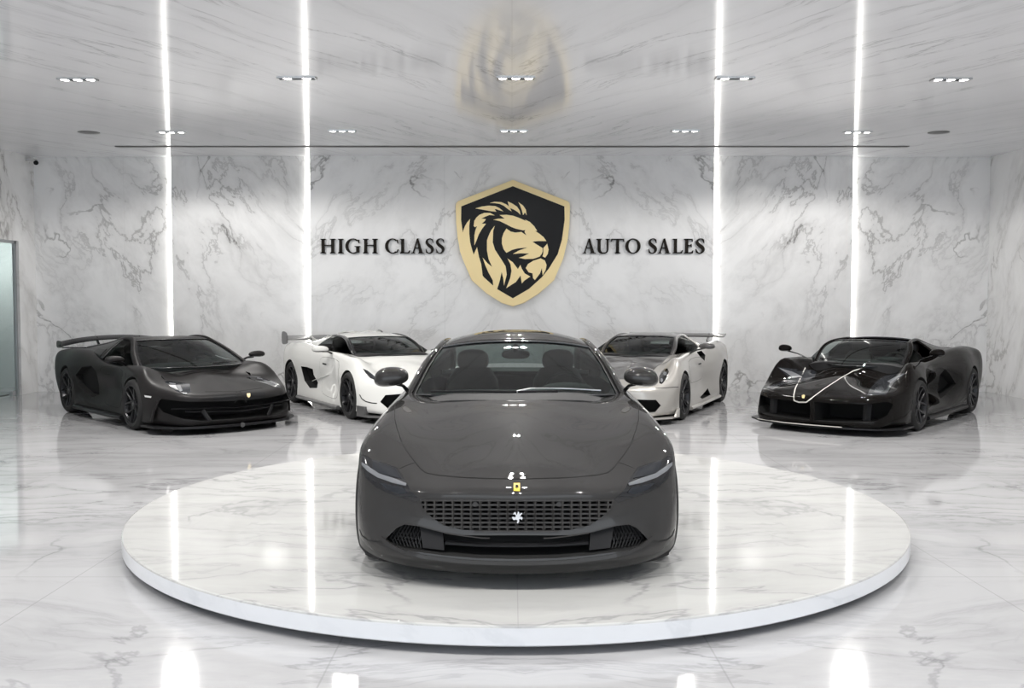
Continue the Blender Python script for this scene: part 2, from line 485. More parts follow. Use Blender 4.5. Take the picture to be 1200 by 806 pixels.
    def cut_all(s, ang=32):
        o = s.bo
        dg = bpy.context.evaluated_depsgraph_get()
        hi = [max(v.co[k] for v in o.data.vertices) for k in range(3)]
        for c in s.cutters:
            for tr in range(5):
                md = o.modifiers.new('b', 'BOOLEAN'); md.operation = 'DIFFERENCE'; md.solver = 'EXACT' if tr < 4 else 'FAST'; md.object = c
                md.material_mode = 'TRANSFER'
                dg.update(); me = bpy.data.meshes.new_from_object(o.evaluated_get(dg), depsgraph=dg)
                o.modifiers.clear()
                good = len(me.vertices) > 100 and all(max(v.co[k] for v in me.vertices) < hi[k] + .002 for k in range(3))
                if good:
                    old = o.data; o.data = me; bpy.data.meshes.remove(old); break
                bpy.data.meshes.remove(me)
                for i, v in enumerate(c.data.vertices): v.co.x *= 1.0 + .0031 * (tr + 1); v.co.y += .0023 * (tr + 1)
                c.data.update()
        for c in s.cutters:
            me = c.data; bpy.data.objects.remove(c); bpy.data.meshes.remove(me)
        s.cutters = []
        me = o.data; me.polygons.foreach_set('use_smooth', [True] * len(me.polygons)); me.set_sharp_from_angle(angle=R(ang))
        return s
    # ---- greenhouse
    def cabin(s, sec, belt, glass, paint_m, black, i_ws, i_roof, p=2.4, nu=10, side=None, roof_m=None, rail_r=(.028, .02), rear_glass=True,
              b_pillar=None, side_m=None, belt_off=0.0, quarter_m=None, bulge=.02, rail_m=None, roof=True, roof_line=None, side_glass=None, ws_frame=True):
        """sec: list of (y_c, z_c, x_r, y_r, z_r) centre line and cant rail from the foot of the windscreen to the tail;
        belt: list of (x, y, z) with the same count, foot of the side glass"""
        C = Curve([(0, a[0], a[1]) for a in sec]); Q = Curve([(a[2], a[3], a[4]) for a in sec]); B = Curve(belt)
        s.C, s.Q, s.B = C, Q, B
        n = len(sec) - 1
        def crown(name, u0, u1, m, parent=s.root, dz=0.0, thick=0.0, inset=1.0):
            us = np.linspace(u0, u1, nu); c = C.many(us); q = Q.many(us); nv = 25
            vs = []
            for a, b in zip(c, q):
                for v in np.linspace(-1, 1, nv):
                    v *= inset
                    w = abs(v); vs.append((b.x * v, a.y + (b.y - a.y) * w * w, b.z + (a.z - b.z) * (1 - w ** p) + dz))
            fs = [(i * nv + j, i * nv + j + 1, (i + 1) * nv + j + 1, (i + 1) * nv + j) for i in range(len(us) - 1) for j in range(nv - 1)]
            o = mesh(name, vs, fs, m, parent, 180)
            if thick:
                md = o.modifiers.new('s', 'SOLIDIFY'); md.thickness = thick; md.offset = -1; apply_mods(o)
            return o
        s.crown = crown
        s.ws = crown('windshield', 0, i_ws, glass)
        if roof: s.roof = crown('roof', i_ws, i_roof, roof_m or paint_m, thick=.02)
        if rear_glass is not None: s.rg = crown('rear_window' if rear_glass else 'engine_cover', i_roof, n, glass if rear_glass else (quarter_m or paint_m), thick=0 if rear_glass else .015)
        def sidep(name, u0, u1, m, v0=0.0, v1=1.0, off=0.0, thick=0.0, k=None):
            us = np.linspace(u0, u1, k or 14); q = Q.many(us); b = B.many(us); objs = []; nv = 7
            for sg in (1, -1):
                vs = []
                for a, e in zip(q, b):
                    for t in np.linspace(v0, v1, nv):
                        P = a.lerp(e, t); P.x += bulge * math.sin(math.pi * t) * min(1, (a - e).length * 2.5) + off
                        vs.append((P.x * sg, P.y, P.z))
                fs = [(i * nv + j, i * nv + j + 1, (i + 1) * nv + j + 1, (i + 1) * nv + j) for i in range(len(us) - 1) for j in range(nv - 1)]
                if sg > 0: fs = [f[::-1] for f in fs]
                o = mesh(name, vs, fs, m, s.root, 180)
                if thick:
                    md = o.modifiers.new('s', 'SOLIDIFY'); md.thickness = thick; md.offset = 0; apply_mods(o)
                objs.append(o)
            return objs
        s.sidep = sidep
        if side: sidep('side_window', side[0], side[1], side_glass or glass)
        if side and side[1] < n: sidep('rear_quarter', side[1], n, quarter_m or paint_m, thick=.02)
        # rails and pillars
        us = np.linspace(0.0, n, 60); q = Q.many(us)
        if ws_frame:
            for sg in (1, -1):
                uu = np.linspace(.05, i_ws, 14); c1 = C.many(uu); q1 = Q.many(uu); pts = []
                for a, b in zip(c1, q1):
                    w = .95; pts.append(Vector((b.x * w * sg, a.y + (b.y - a.y) * w * w, b.z + (a.z - b.z) * (1 - w ** p) + .001)))
                MB().sweep(pts, .022, .004, 8, up=(sg * .5, -.5, .7)).build('screen_border', m_dark, s.root, 50)
        for sg in (1, -1):
            pts = [Vector((a.x * sg, a.y, a.z)) for a in q]
            MB().sweep(pts, rail_r[0], rail_r[1], 10, up=(sg * .6, 0, .8)).build('roof_rail', rail_m or paint_m, s.root, 50)
        if b_pillar is not None:
            for u in (b_pillar if isinstance(b_pillar, (list, tuple)) else [b_pillar]):
                a, e = Q(u), B(u)
                for sg in (1, -1):
                    pts = []
                    for t in np.linspace(0, 1, 7):
                        P = a.lerp(e, t); P.x += bulge * math.sin(math.pi * t) + .002; pts.append((P.x * sg, P.y, P.z))
                    MB().sweep(pts, .035, .008, 8, up=(sg, 0, .3)).build('door_pillar', black, s.root, 50)
        if ws_frame:
            # black border along the foot and the head of the screen
            for u, nm in ((0.06, 'cowl_panel'), (i_ws, 'screen_header')):
                c, b = C(u), Q(u); pts = []
                for v in np.linspace(-1, 1, 25):
                    w = abs(v); pts.append((b.x * v, c.y + (b.y - c.y) * w * w, b.z + (c.z - b.z) * (1 - w ** p) + .002))
                MB().sweep(pts, .02, .008, 8).build(nm, black, s.root, 50)
    # ---- small parts
    def wheel(s, y, x, Rw, W, mats, style='Y5', rim=.78, left=None, tag_l=None, bore=.07):
        tire_m, rim_m, disc_m, cal_m, cap_m = mats
        Rr = Rw * rim; h = W / 2
        me0 = None
        for sg in (1, -1):
            rm = MB()
            rm.lathe([(Rr - .012, -h + .02), (Rr + .004, -h + .01), (Rr + .004, h - .018), (Rr + .002, h - .006), (Rr - .016, h - .008), (Rr - .024, h - .03), (Rr - .034, h - .07), (Rr - .036, -h + .03), (Rr - .012, -h + .02)], 56)
            rm.lathe([(0, h - .035), (.055, h - .035), (.07, h - .05), (.075, h - .09), (0, h - .09)], 24)
            kind, n = style[0], int(style[1:])
            def spoke(a0, a1, w0, w1, d0, d1, th):
                r0, r1 = .06, Rr - .02
                def P(r, a, x): return Vector((x, r * math.cos(a), r * math.sin(a)))
                def loop(r, a, w, x):
                    t = Vector((0, -math.sin(a), math.cos(a))) * w / 2; c = P(r, a, x)
                    return [c - t, c - t * .75 + Vector((.012, 0, 0)), c + t * .75 + Vector((.012, 0, 0)), c + t, c + t - Vector((th, 0, 0)), c - t - Vector((th, 0, 0))]
                ms = [0, .35, .7, 1]
                L = [loop(r0 + (r1 - r0) * q, a0 + (a1 - a0) * q, w0 + (w1 - w0) * q, d0 + (d1 - d0) * q ** 1.4) for q in ms]
                vs = [p for l in L for p in l]
                fs = [(i * 6 + k, i * 6 + (k + 1) % 6, (i + 1) * 6 + (k + 1) % 6, (i + 1) * 6 + k) for i in range(3) for k in range(6)]
                fs += [tuple(range(6))[::-1], tuple(range(18, 24))]
                rm.add(vs, fs)
            for k in range(n):
                a = 2 * math.pi * (k + .25) / n
                if kind == 'Y':
                    da = .62 * math.pi / n
                    spoke(a - .05, a - da, .04, .026, h - .06, h - .022, .03); spoke(a + .05, a + da, .04, .026, h - .06, h - .022, .03)
                elif kind == 'S':
                    spoke(a, a, .055, .045, h - .06, h - .022, .03)
                elif kind == 'P':
                    da = .2 * math.pi / n
                    spoke(a - .16, a - da, .026, .02, h - .06, h - .022, .03); spoke(a + .16, a + da, .026, .02, h - .06, h - .022, .03)
            o = rm.build('wheel', rim_m, s.root, 35)
            if sg < 0: o.rotation_euler = (0, 0, math.pi)
            o.location = (x * sg, y, Rw)
            tr = Rw
            tm = MB().lathe([(Rr - .006, -h + .004), (Rr + .03, -h - .006), (tr - .035, -h - .002), (tr - .008, -h + .022), (tr, -h + .05),
                             (tr, -.052), (tr - .008, -.048), (tr - .008, -.04), (tr, -.036), (tr, .036), (tr - .008, .04), (tr - .008, .048), (tr, .052),
                             (tr, h - .05), (tr - .008, h - .022), (tr - .035, h + .002), (Rr + .03, h + .006), (Rr - .006, h - .004)], 64)
            tm.build('tire', tire_m, o, 40)
            MB().lathe([(0, h - .10), (Rr * .72, h - .10), (Rr * .74, h - .105), (Rr * .74, h - .13), (0, h - .13)], 40).build('brake_disc', disc_m, o, 40)
            cm = MB(); 
            for q in range(8):
                a0 = -.55 + 1.1 * q / 8; a1 = -.55 + 1.1 * (q + 1) / 8
                f = lambda r, a, xx: Vector((xx, r * math.cos(a) * (-1), r * math.sin(a)))
                cm.hull8([f(Rr * .56, a0, h - .075), f(Rr * .88, a0, h - .075), f(Rr * .88, a0, h - .15), f(Rr * .56, a0, h - .15)],
                         [f(Rr * .56, a1, h - .075), f(Rr * .88, a1, h - .075), f(Rr * .88, a1, h - .15), f(Rr * .56, a1, h - .15)])
            cm.build('brake_caliper', cal_m, o, weld=True)
            MB().lathe([(0, h - .026), (.026, h - .027), (.03, h - .036), (0, h - .036)], 20).build('center_cap', cap_m, o, 40)
    def mirror(s, c, r, arm_to, m, black, glassm, arm_r=.014, tilt=0.0, arm_m=None):
        for sg in (1, -1):
            mb = MB(); mb.ellipsoid((0, 0, 0), r, 22, 14, .85)
            vs = []
            for v in mb.v:
                if v.y > r[1] * .45: v.y = r[1] * .45           # flat back face
                v.x, v.z = v.x, v.z + v.x * tilt
                v.z *= 1 + .12 * v.x / r[0]
                if v.z < 0: v.z *= .72
                vs.append(v)
            mb.v = [Vector((v.x * sg + c[0] * sg, v.y + c[1], v.z + c[2])) for v in vs]
            o = mb.build('mirror_housing', m, s.root, 45)
            o.data.materials.append(m_gloss)
            for f in o.data.polygons:
                if f.center.z < c[2] - r[2] * .38: f.material_index = 1
            mb = MB().lathe([(0, .0), (.9, .0), (.9, .1)], 24, 'Y')
            mb.v = [Vector((v.x * r[0] * .85 * sg + c[0] * sg, c[1] + r[1] * .46 + v.y * .02, c[2] + v.z * r[2] * .85 + v.x * r[0] * tilt * .8)) for v in mb.v]
            mb.build('mirror_glass', glassm, o)
            a = Vector((arm_to[0] * sg, arm_to[1], arm_to[2])); b = Vector(((c[0] - r[0] * .35) * sg, c[1] + r[1] * .1, c[2] - r[2] * .55))
            mid = (a + b) / 2 + Vector((0, 0, .015))
            MB().sweep([a, mid, b], [arm_r * 1.5, arm_r * 1.2, arm_r * 1.4], [arm_r, arm_r * .8, arm_r], 10).build('mirror_arm', arm_m or black, s.root, 50)
    def interior(s, y_dash, z_dash, w, y_seat, seat_z, wheel_side, m_in, m_seat, m_w, head=True, zfloor=.32):
        # dashboard
        us = [(-w, y_dash + .25, z_dash - .05), (-w * .6, y_dash + .12, z_dash), (0, y_dash + .08, z_dash + .005), (w * .6, y_dash + .12, z_dash), (w, y_dash + .25, z_dash - .05)]
        pts = Curve(us).many(np.linspace(0, 4, 17))
        mb = MB(); n = 17; vs = []
        for p in pts:
            vs += [p + Vector((0, -.42, -.03)), p + Vector((0, -.2, 0)), p + Vector((0, .05, .0)), p + Vector((0, .12, -.05)), p + Vector((0, .10, -.14)), p + Vector((0, .0, -.3)), p + Vector((0, -.42, -.3))]
        m = 7
        fs = [(i * m + k, i * m + (k + 1) % m, (i + 1) * m + (k + 1) % m, (i + 1) * m + k) for i in range(n - 1) for k in range(m)] + [tuple(range(m)), tuple((n - 1) * m + k for k in range(m))]
        mb.add(vs, fs).build('dashboard', m_in, s.root, 40)
        # binnacle and wheel
        xs = .38 * wheel_side
        MB().ellipsoid((xs, y_dash + .12, z_dash + .01), (.2, .14, .05)).build('instrument_hood', m_in, s.root, 60)
        tor = MB(); Rs, rs = .175, .016; cx, cy, cz = xs, y_dash + .36, z_dash - .06
        tl = R(-22); vs = []; nn, kk = 36, 8
        for i in range(nn):
            a = 2 * math.pi * i / nn
            for k in range(kk):
                b = 2 * math.pi * k / kk
                p = Vector(((Rs + rs * math.cos(b)) * math.cos(a), rs * math.sin(b), (Rs + rs * math.cos(b)) * math.sin(a)))
                p = Matrix.Rotation(tl, 3, 'X') @ p; vs.append(p + Vector((cx, cy, cz)))
        fs = [(i * kk + k, i * kk + (k + 1) % kk, ((i + 1) % nn) * kk + (k + 1) % kk, ((i + 1) % nn) * kk + k) for i in range(nn) for k in range(kk)]
        tor.add(vs, fs)
        RM = Matrix.Rotation(tl, 3, 'X')
        for a in (R(5), R(175), R(270)):
            e = RM @ Vector((math.cos(a) * Rs, 0, math.sin(a) * Rs)); tor.sweep([(cx, cy, cz), Vector((cx, cy, cz)) + e], .022, .008, 6)
        tor.sweep([(cx, cy - .01, cz), (cx, cy - .2, cz - .08)], .05, .05, 10)
        tor.build('steering_wheel', m_w, s.root, 50)
        for sx in (-.37, .37):
            mb = MB()
            # cushion
            cu = [(sx, y_seat - .48, seat_z - .02), (sx, y_seat - .25, seat_z), (sx, y_seat, seat_z - .03)]
            mb.sweep(cu, [.22, .25, .24], [.09, .1, .1], 14, up=(0, 0, 1), power=.6)
            bk = [(sx, y_seat - .02, seat_z), (sx, y_seat + .10, seat_z + .22), (sx, y_seat + .2, seat_z + .44), (sx, y_seat + .25, seat_z + .54)]
            mb.sweep(bk, [.24, .25, .22, .16], [.07, .085, .07, .05], 14, up=(0, -1, .3), power=.6)
            o = mb.build('seat', m_seat, s.root, 50)
            if head:
                MB().ellipsoid((sx, y_seat + .255, seat_z + .62), (.14, .06, .095), 16, 10, .75).build('headrest', m_seat, o, 60)
    def plate(s, name, poly, z0, z1, m, mirror_full=True, dz=None):
        full = list(poly) + [(-x, y) for x, y in reversed(poly) if abs(x) > 1e-6] if mirror_full else poly
        f = (lambda x, y, z: (x, y, z + dz(x, y))) if dz else None
        return MB().plate(full, z0, z1, f).build(name, m, s.root)

def St(y, pts, zs=None):
    return [(x, y, z) for x, z in pts]
def rear_cols(yE, w, zt, zb, y_sp, ztc=None, lift=.2):
    """tail: corner, mid, centre columns (8 rows)"""
    ztc = ztc or zt
    c13 = [(.86 * w, yE - .22, zb + .02), (.92 * w, yE - .2, zb + .16), (.95 * w, yE - .16, zb + .3), (.94 * w, yE - .12, zt - .14), (.86 * w, yE - .16, zt), (.58 * w, yE - .3, zt + .0), (.3 * w, y_sp[0] + .02, ztc), (0, y_sp[0], ztc)]
    c14 = [(.5 * w, yE - .06, zb + .02), (.53 * w, yE - .03, zb + .16), (.54 * w, yE, zb + .3), (.54 * w, yE + .02, zt - .14), (.5 * w, yE - .05, zt), (.36 * w, yE - .18, zt), (.18 * w, y_sp[1] + .02, ztc), (0, y_sp[1], ztc)]
    c15 = [(0, yE - .02, zb + .02), (0, yE, zb + .16), (0, yE + .03, zb + .3), (0, yE + .05, zt - .14), (0, yE - .02, zt), (0, (yE * .66 + y_sp[2] * .34) - .02, zt), (0, (yE * .33 + y_sp[2] * .67) - .02, ztc), (0, y_sp[2], ztc)]
    return [c13, c14, c15]
WORLD, EXPO, LAMP_E, BEAM = 1.0, 1.12, 12.0, 75.0
# ------------------------------------------------------------------ materials of the place
W_LIT = (.80, .80, .80)
m_floor = marble('floor_marble', (.43, .43, .437), (.14, .14, .15), 'XY', .065, .5, R(4), 4.2, .46, .34, .16, seam_x=(1.87, .06 + .935, .006), seam_y=(4.4, 5.85, .006), seam_dark=.35, off=(3.1, 1.7, 0), mirror_at=.06)
m_plat = marble('platform_marble', (.50, .50, .487), (.16, .16, .17), 'XY', .07, .5, R(-6), 4.5, .40, .34, .10, seam_x=(40, 0.03, .004), seam_dark=.25, off=(7.3, 4.1, 0), mirror_at=.03)
m_plat_side = marble('platform_edge_marble', (.70, .71, .73), (.45, .47, .50), 'XZ', .12, .5, R(30), 2, .3, .2, .12, off=(2, 9, 0), mirror_at=None)
m_wall = marble('wall_marble', (.88, .88, .88), (.24, .235, .23), 'XZ', .12, .4, R(52), 1.9, .30, .60, .20, seam_x=(2.58, 1.29, .008), seam_dark=.18, off=(1.3, 6.2, 0), thr=.016)
m_wall_o = marble('wall_marble_outer', (.88, .88, .88), (.24, .235, .23), 'XZ', .12, .4, R(-58), 1.9, .42, .60, .30, seam_x=(3.4, 6.1, .006), seam_dark=.12, off=(5.3, 2.4, 0), thr=.016)
m_side = marble('side_wall_marble', (.78, .78, .78), (.25, .24, .23), 'YZ', .12, .4, R(68), 2.6, .55, .5, .2, off=(4.2, 2.2, 0), mirror_at=None)
m_ceil = marble('ceiling_panels', (.84, .84, .86), (.32, .32, .34), 'XY', .10, .45, R(64), 10, .62, .0, .10, seam_x=(60, 0.0, .008), seam_dark=.12, off=(2.2, 5.5, 0), thr=.010, fine=.36, warp_a=.45, halo=.12)
m_dark = mat('black_plastic', (.010, .010, .011), .5, spec=.2)
m_void = mat('shadowed_recess_black', (.006, .006, .006), .8)
m_gold = mat('brushed_gold', (.97, .79, .42), .42, .0)
m_black_satin = mat('satin_black_sign', (.009, .009, .010), .42, spec=.2)
m_bronze = mat('dark_bronze_letter', (.012, .009, .006), .5, .2, spec=.2)
m_chrome = mat('chrome', (.75, .75, .76), .12, 1.0)
m_steel = mat('brushed_steel', (.5, .51, .52), .3, 1.0)
m_led = mat('led_strip_glow', (1, 1, 1), .5, emit=(1.0, .985, .93), es=2.8)
m_lamp = mat('lamp_glow', (1, 1, 1), .5, emit=(1.0, .97, .92), es=LAMP_E)
m_white = mat('white_plastic', (.6, .6, .6), .4)
m_vent = mat('grey_vent', (.16, .16, .16), .5)

WX, WD, CH = 9.23, 18.2, 4.54          # half width, back wall, ceiling height
YF = -3.0
def struct(name, mb, m, **kw):
    return tag(mb.build(name, m, **kw), kind='structure')
struct('floor', MB().box((0, (YF + WD + .4) / 2, -.1), (2 * WX + .6, WD + .4 - YF, .2)), m_floor)
CT = 0.0
CK = .032                                # the ceiling falls a little towards the front of the hall
def ceil_z(y): return CH - CK * (WD - y)
def at_ceil(px, py):
    d = ray(px, py); t = (CH - CK * WD - CAM_H) / (d.z - CK * d.y); return CAMP + d * t
cb = MB().box((0, (YF + WD + .4) / 2, CH + .1), (2 * WX + .6, WD + .4 - YF, .2))
for v in cb.v: v.z += -CK * (WD - v.y)
struct('ceiling', cb, m_ceil)
# back wall: three planes stepping back from the middle, lit slots between them
struct('wall_back', MB().box((0, WD + .02, CH / 2), (7.72, .36, CH)), m_wall)
for sg, nm in ((-1, 'wall_back_left'), (1, 'wall_back_right')):
    struct(nm, MB().box((sg * 5.2, WD + .12, CH / 2), (2.7, .36, CH)), m_wall_o)
    struct(nm + '_end', MB().box((sg * 7.9, WD + .22, CH / 2), (2.9, .36, CH)), m_wall_o)
for x, lab in ((-3.915, 'glowing vertical light strip left of the lettered wall panel'), (3.915, 'glowing vertical light strip right of the lettered wall panel'),
               (-6.60, 'glowing vertical light strip behind the matte black winged car'), (6.60, 'glowing vertical light strip behind the open-topped black car')):
    dy = -.06 if abs(x) < 5 else .04
    o = MB().box((x, WD + dy - .022, CH / 2), (.05, .04, CH - .02)).build('light_strip', m_led)
    tag(o, lab, 'light strip', 'vertical light strips in the back wall')
# right wall, left wall with the glazed opening
struct('wall_right', MB().box((WX + .15, (YF + WD + .4) / 2, CH / 2), (.3, WD + .4 - YF, CH)), m_side)
y0, y1, zt = 13.6, 17.62, 2.88
struct('wall_left', MB().box((-WX - .06, (YF + y0) / 2, CH / 2), (.12, y0 - YF, CH)).box((-WX - .06, (y1 + WD + .4) / 2, CH / 2), (.12, WD + .4 - y1, CH)).box((-WX - .06, (y0 + y1) / 2, (zt + CH) / 2), (.12, y1 - y0, CH - zt)), m_side)
m_door_glass = glass_mat('green_glass', (.80, .83, .82), 1.0, 0, .06)
m_corr = mat('corridor_wall', (.56, .61, .60), .5)
dg = tag(MB().box((-WX - .07, (y0 + y1) / 2 - .02, zt / 2), (.024, y1 - y0 - .05, zt - .02)).build('door_1', m_door_glass), kind='structure')
fr = MB().box((-WX - .07, y1 - .03, zt / 2), (.05, .05, zt)).box((-WX - .07, y0 + .03, zt / 2), (.05, .05, zt)).box((-WX - .07, (y0 + y1) / 2, zt - .025), (.05, y1 - y0, .05)).build('door_frame', m_steel, dg)
MB().box((-WX - .07, y1 - .2, .05), (.06, .12, .08)).box((-WX - .07, y1 - .9, zt / 2), (.03, .012, zt - .1)).build('door_fitting', m_steel, dg)
struct('wall_corridor', MB().box((-WX - 2.4, 15.6, 1.6), (.1, 8, 3.2)).box((-WX - 1.27, 19.2, 1.6), (2.36, .1, 3.2)).box((-WX - 1.27, 12.0, 1.6), (2.36, .1, 3.2)), m_corr)
struct('floor_corridor', MB().box((-WX - 1.3, 15.6, -.1), (2.2, 8, .2)), m_floor)
struct('ceiling_corridor', MB().box((-WX - 1.3, 15.6, 3.2), (2.2, 8, .1)), m_corr)
cl = bpy.data.lights.new('corridor_fill', 'AREA'); cl.energy = 13; cl.size = .5; clo = bpy.data.objects.new('corridor_fill', cl); COL.objects.link(clo); clo.location = (-WX - 1.2, 17.9, 2.7); clo.rotation_euler = (R(75), 0, 0)  # unseen fill light, added to brighten the corridor end behind the glass

# ------------------------------------------------------------------ ceiling fittings
# slot diffuser
SY = at_ceil(600, 171.5).y
sd = MB().box((at_ceil(600, 171.5).x, SY, ceil_z(SY) - .008), (at_ceil(1065, 171.5).x - at_ceil(137, 171.5).x, .12, .008)).build('slot_diffuser', m_vent)
tag(sd, 'long thin grey air slot across the ceiling in front of the back wall', 'air vent')
for x, lab in ((104, 'round grey ceiling speaker near the left end of the air slot'), (1100, 'round grey ceiling speaker near the right end of the air slot')):
    c = at_ceil(x, 155); o = MB().lathe([(0, -.012), (.14, -.012), (.165, -.006), (.165, .003)], 32, 'Z').build('ceiling_speaker', m_vent, None, 40); o.location = c; o.rotation_euler = (math.atan(CK), 0, 0)
    tag(o, lab, 'speaker', 'round ceiling speakers')
# security camera
sc_ = empty('security_camera', (-9.08, 18.0, CH - .12)); tag(sc_, 'small black dome security camera high in the left back corner', 'security camera')
MB().box((-.06, 0, .02), (.16, .12, .05)).build('bracket', m_white, sc_)
MB().ellipsoid((.03, -.02, -.03), (.045, .045, .045)).build('dome', m_dark, sc_, 60)
def downlight(x, y, n, label, group):
    r = empty('downlight', (x, y, ceil_z(y))); r.rotation_euler = (math.atan(CK), 0, 0); tag(r, label, 'ceiling light', group)
    w = .44
    f = MB(); z = -.006; b = .014
    f.box((0, .055, z), (w, b, .02)).box((0, -.055, z), (w, b, .02)).box((w / 2 - b / 2, 0, z), (b, .11, .02)).box((-w / 2 + b / 2, 0, z), (b, .11, .02))
    f.build('frame', m_steel, r)
    MB().box((0, 0, -.002), (w - .02, .10, .004)).build('housing', m_dark, r)
    for k in range(n):
        xx = (k - (n - 1) / 2) * (.15 if n == 3 else .22)
        o = MB().lathe([(0, -.012), (.043, -.012), (.047, -.004)], 14, 'Z', (xx, 0, 0)).build('lamp', m_lamp, r)
        MB().lathe([(.047, -.003), (.05, -.014), (.056, -.014), (.058, -.003)], 20, 'Z', (xx, 0, 0)).build('lamp_ring', m_chrome, o, 40)
ordn = ['leftmost', 'second from left', 'middle', 'second from right', 'rightmost']
def beam(x, y, e, cone=128, bl=.45):
    l = bpy.data.lights.new('downlight_beam', 'SPOT'); l.energy = e; l.spot_size = R(cone); l.spot_blend = bl; l.shadow_soft_size = .035; l.color = (1, .975, .94)
    o = bpy.data.objects.new('downlight_beam', l); COL.objects.link(o); o.location = (x, y, ceil_z(y) - .03)
for row, py, xs in (('front', 91, (91, 348, 604.5, 861, 1114.5)), ('back', 153, (201, 401, 602, 803, 1005))):
    for k, px in enumerate(xs):
        c = at_ceil(px, py + (1.5 if k in (0, 4) else 0))
        downlight(c.x, c.y, 2 if (k in (1, 3) and row == 'front') else 3, '%s of the five recessed spotlights in the %s' % (ordn[k], 'ceiling row farther from the wall' if row == 'front' else 'ceiling row nearest the wall'), 'recessed spotlights in the %s row' % row)
        for dx in (-.12, .12): beam(c.x + dx, c.y, BEAM * ((1.75 if k in (0, 4) else 1.0) if row == 'front' else (.98 if k in (0, 4) else .18)), (166 if row == 'back' else 128), .24 if row == 'back' else .45)
for yy in (7.3, 3.5):
    for k, x in enumerate((-5.3, -2.62, .04, 2.7, 5.38)):
        for dx in (-.12, .12): beam(x + dx, yy, BEAM * (.36 if yy > 5 else .95))
        downlight(x, yy, 2, 'recessed two-lamp spotlight in the ceiling over the front of the hall', 'recessed spotlights over the front of the hall')

# ------------------------------------------------------------------ sign
def arc(cx, cy, rx, ry, t0, t1, a0, a1, n=26):
    """ring part: thickness t0 at the sides, t1 at top and bottom"""
    o, i = [], []
    for k in range(n + 1):
        a = R(a0 + (a1 - a0) * k / n); c, s_ = math.cos(a), math.sin(a)
        o.append((cx + rx * c, cy + ry * s_)); i.append((cx + (rx - t0) * c, cy + (ry - t1) * s_))
    return [o[k:k + 2] + i[k:k + 2][::-1] for k in range(n)]
def stem(x, w=.21, z0=0, z1=1, sl=.085, sr=.085, top=True, bot=True):
    p = [[(x, z0), (x + w, z0), (x + w, z1), (x, z1)]]
    if bot: p.append([(x - sl, z0), (x + w + sr, z0), (x + w + sr, z0 + .035), (x + w, z0 + .09), (x, z0 + .09), (x - sl, z0 + .035)])
    if top: p.append([(x - sl, z1), (x - sl, z1 - .035), (x, z1 - .09), (x + w, z1 - .09), (x + w + sr, z1 - .035), (x + w + sr, z1)])
    return p
def quad(*p): return [list(p)]
def ribbon(pts, ws, n=6):
    L = smooth_poly(pts, n, False); W = [w[0] for w in smooth_poly([(w, 0) for w in ws], n, False)]
    l, r = [], []
    for k in range(len(L)):
        a = L[max(0, k - 1)]; b = L[min(len(L) - 1, k + 1)]; t = (b[0] - a[0], b[1] - a[1]); d = math.hypot(*t)
        nx, ny = -t[1] / d, t[0] / d
        l.append((L[k][0] + nx * W[k] / 2, L[k][1] + ny * W[k] / 2)); r.append((L[k][0] - nx * W[k] / 2, L[k][1] - ny * W[k] / 2))
    return [[l[k], l[k + 1], r[k + 1], r[k]] for k in range(len(L) - 1)]
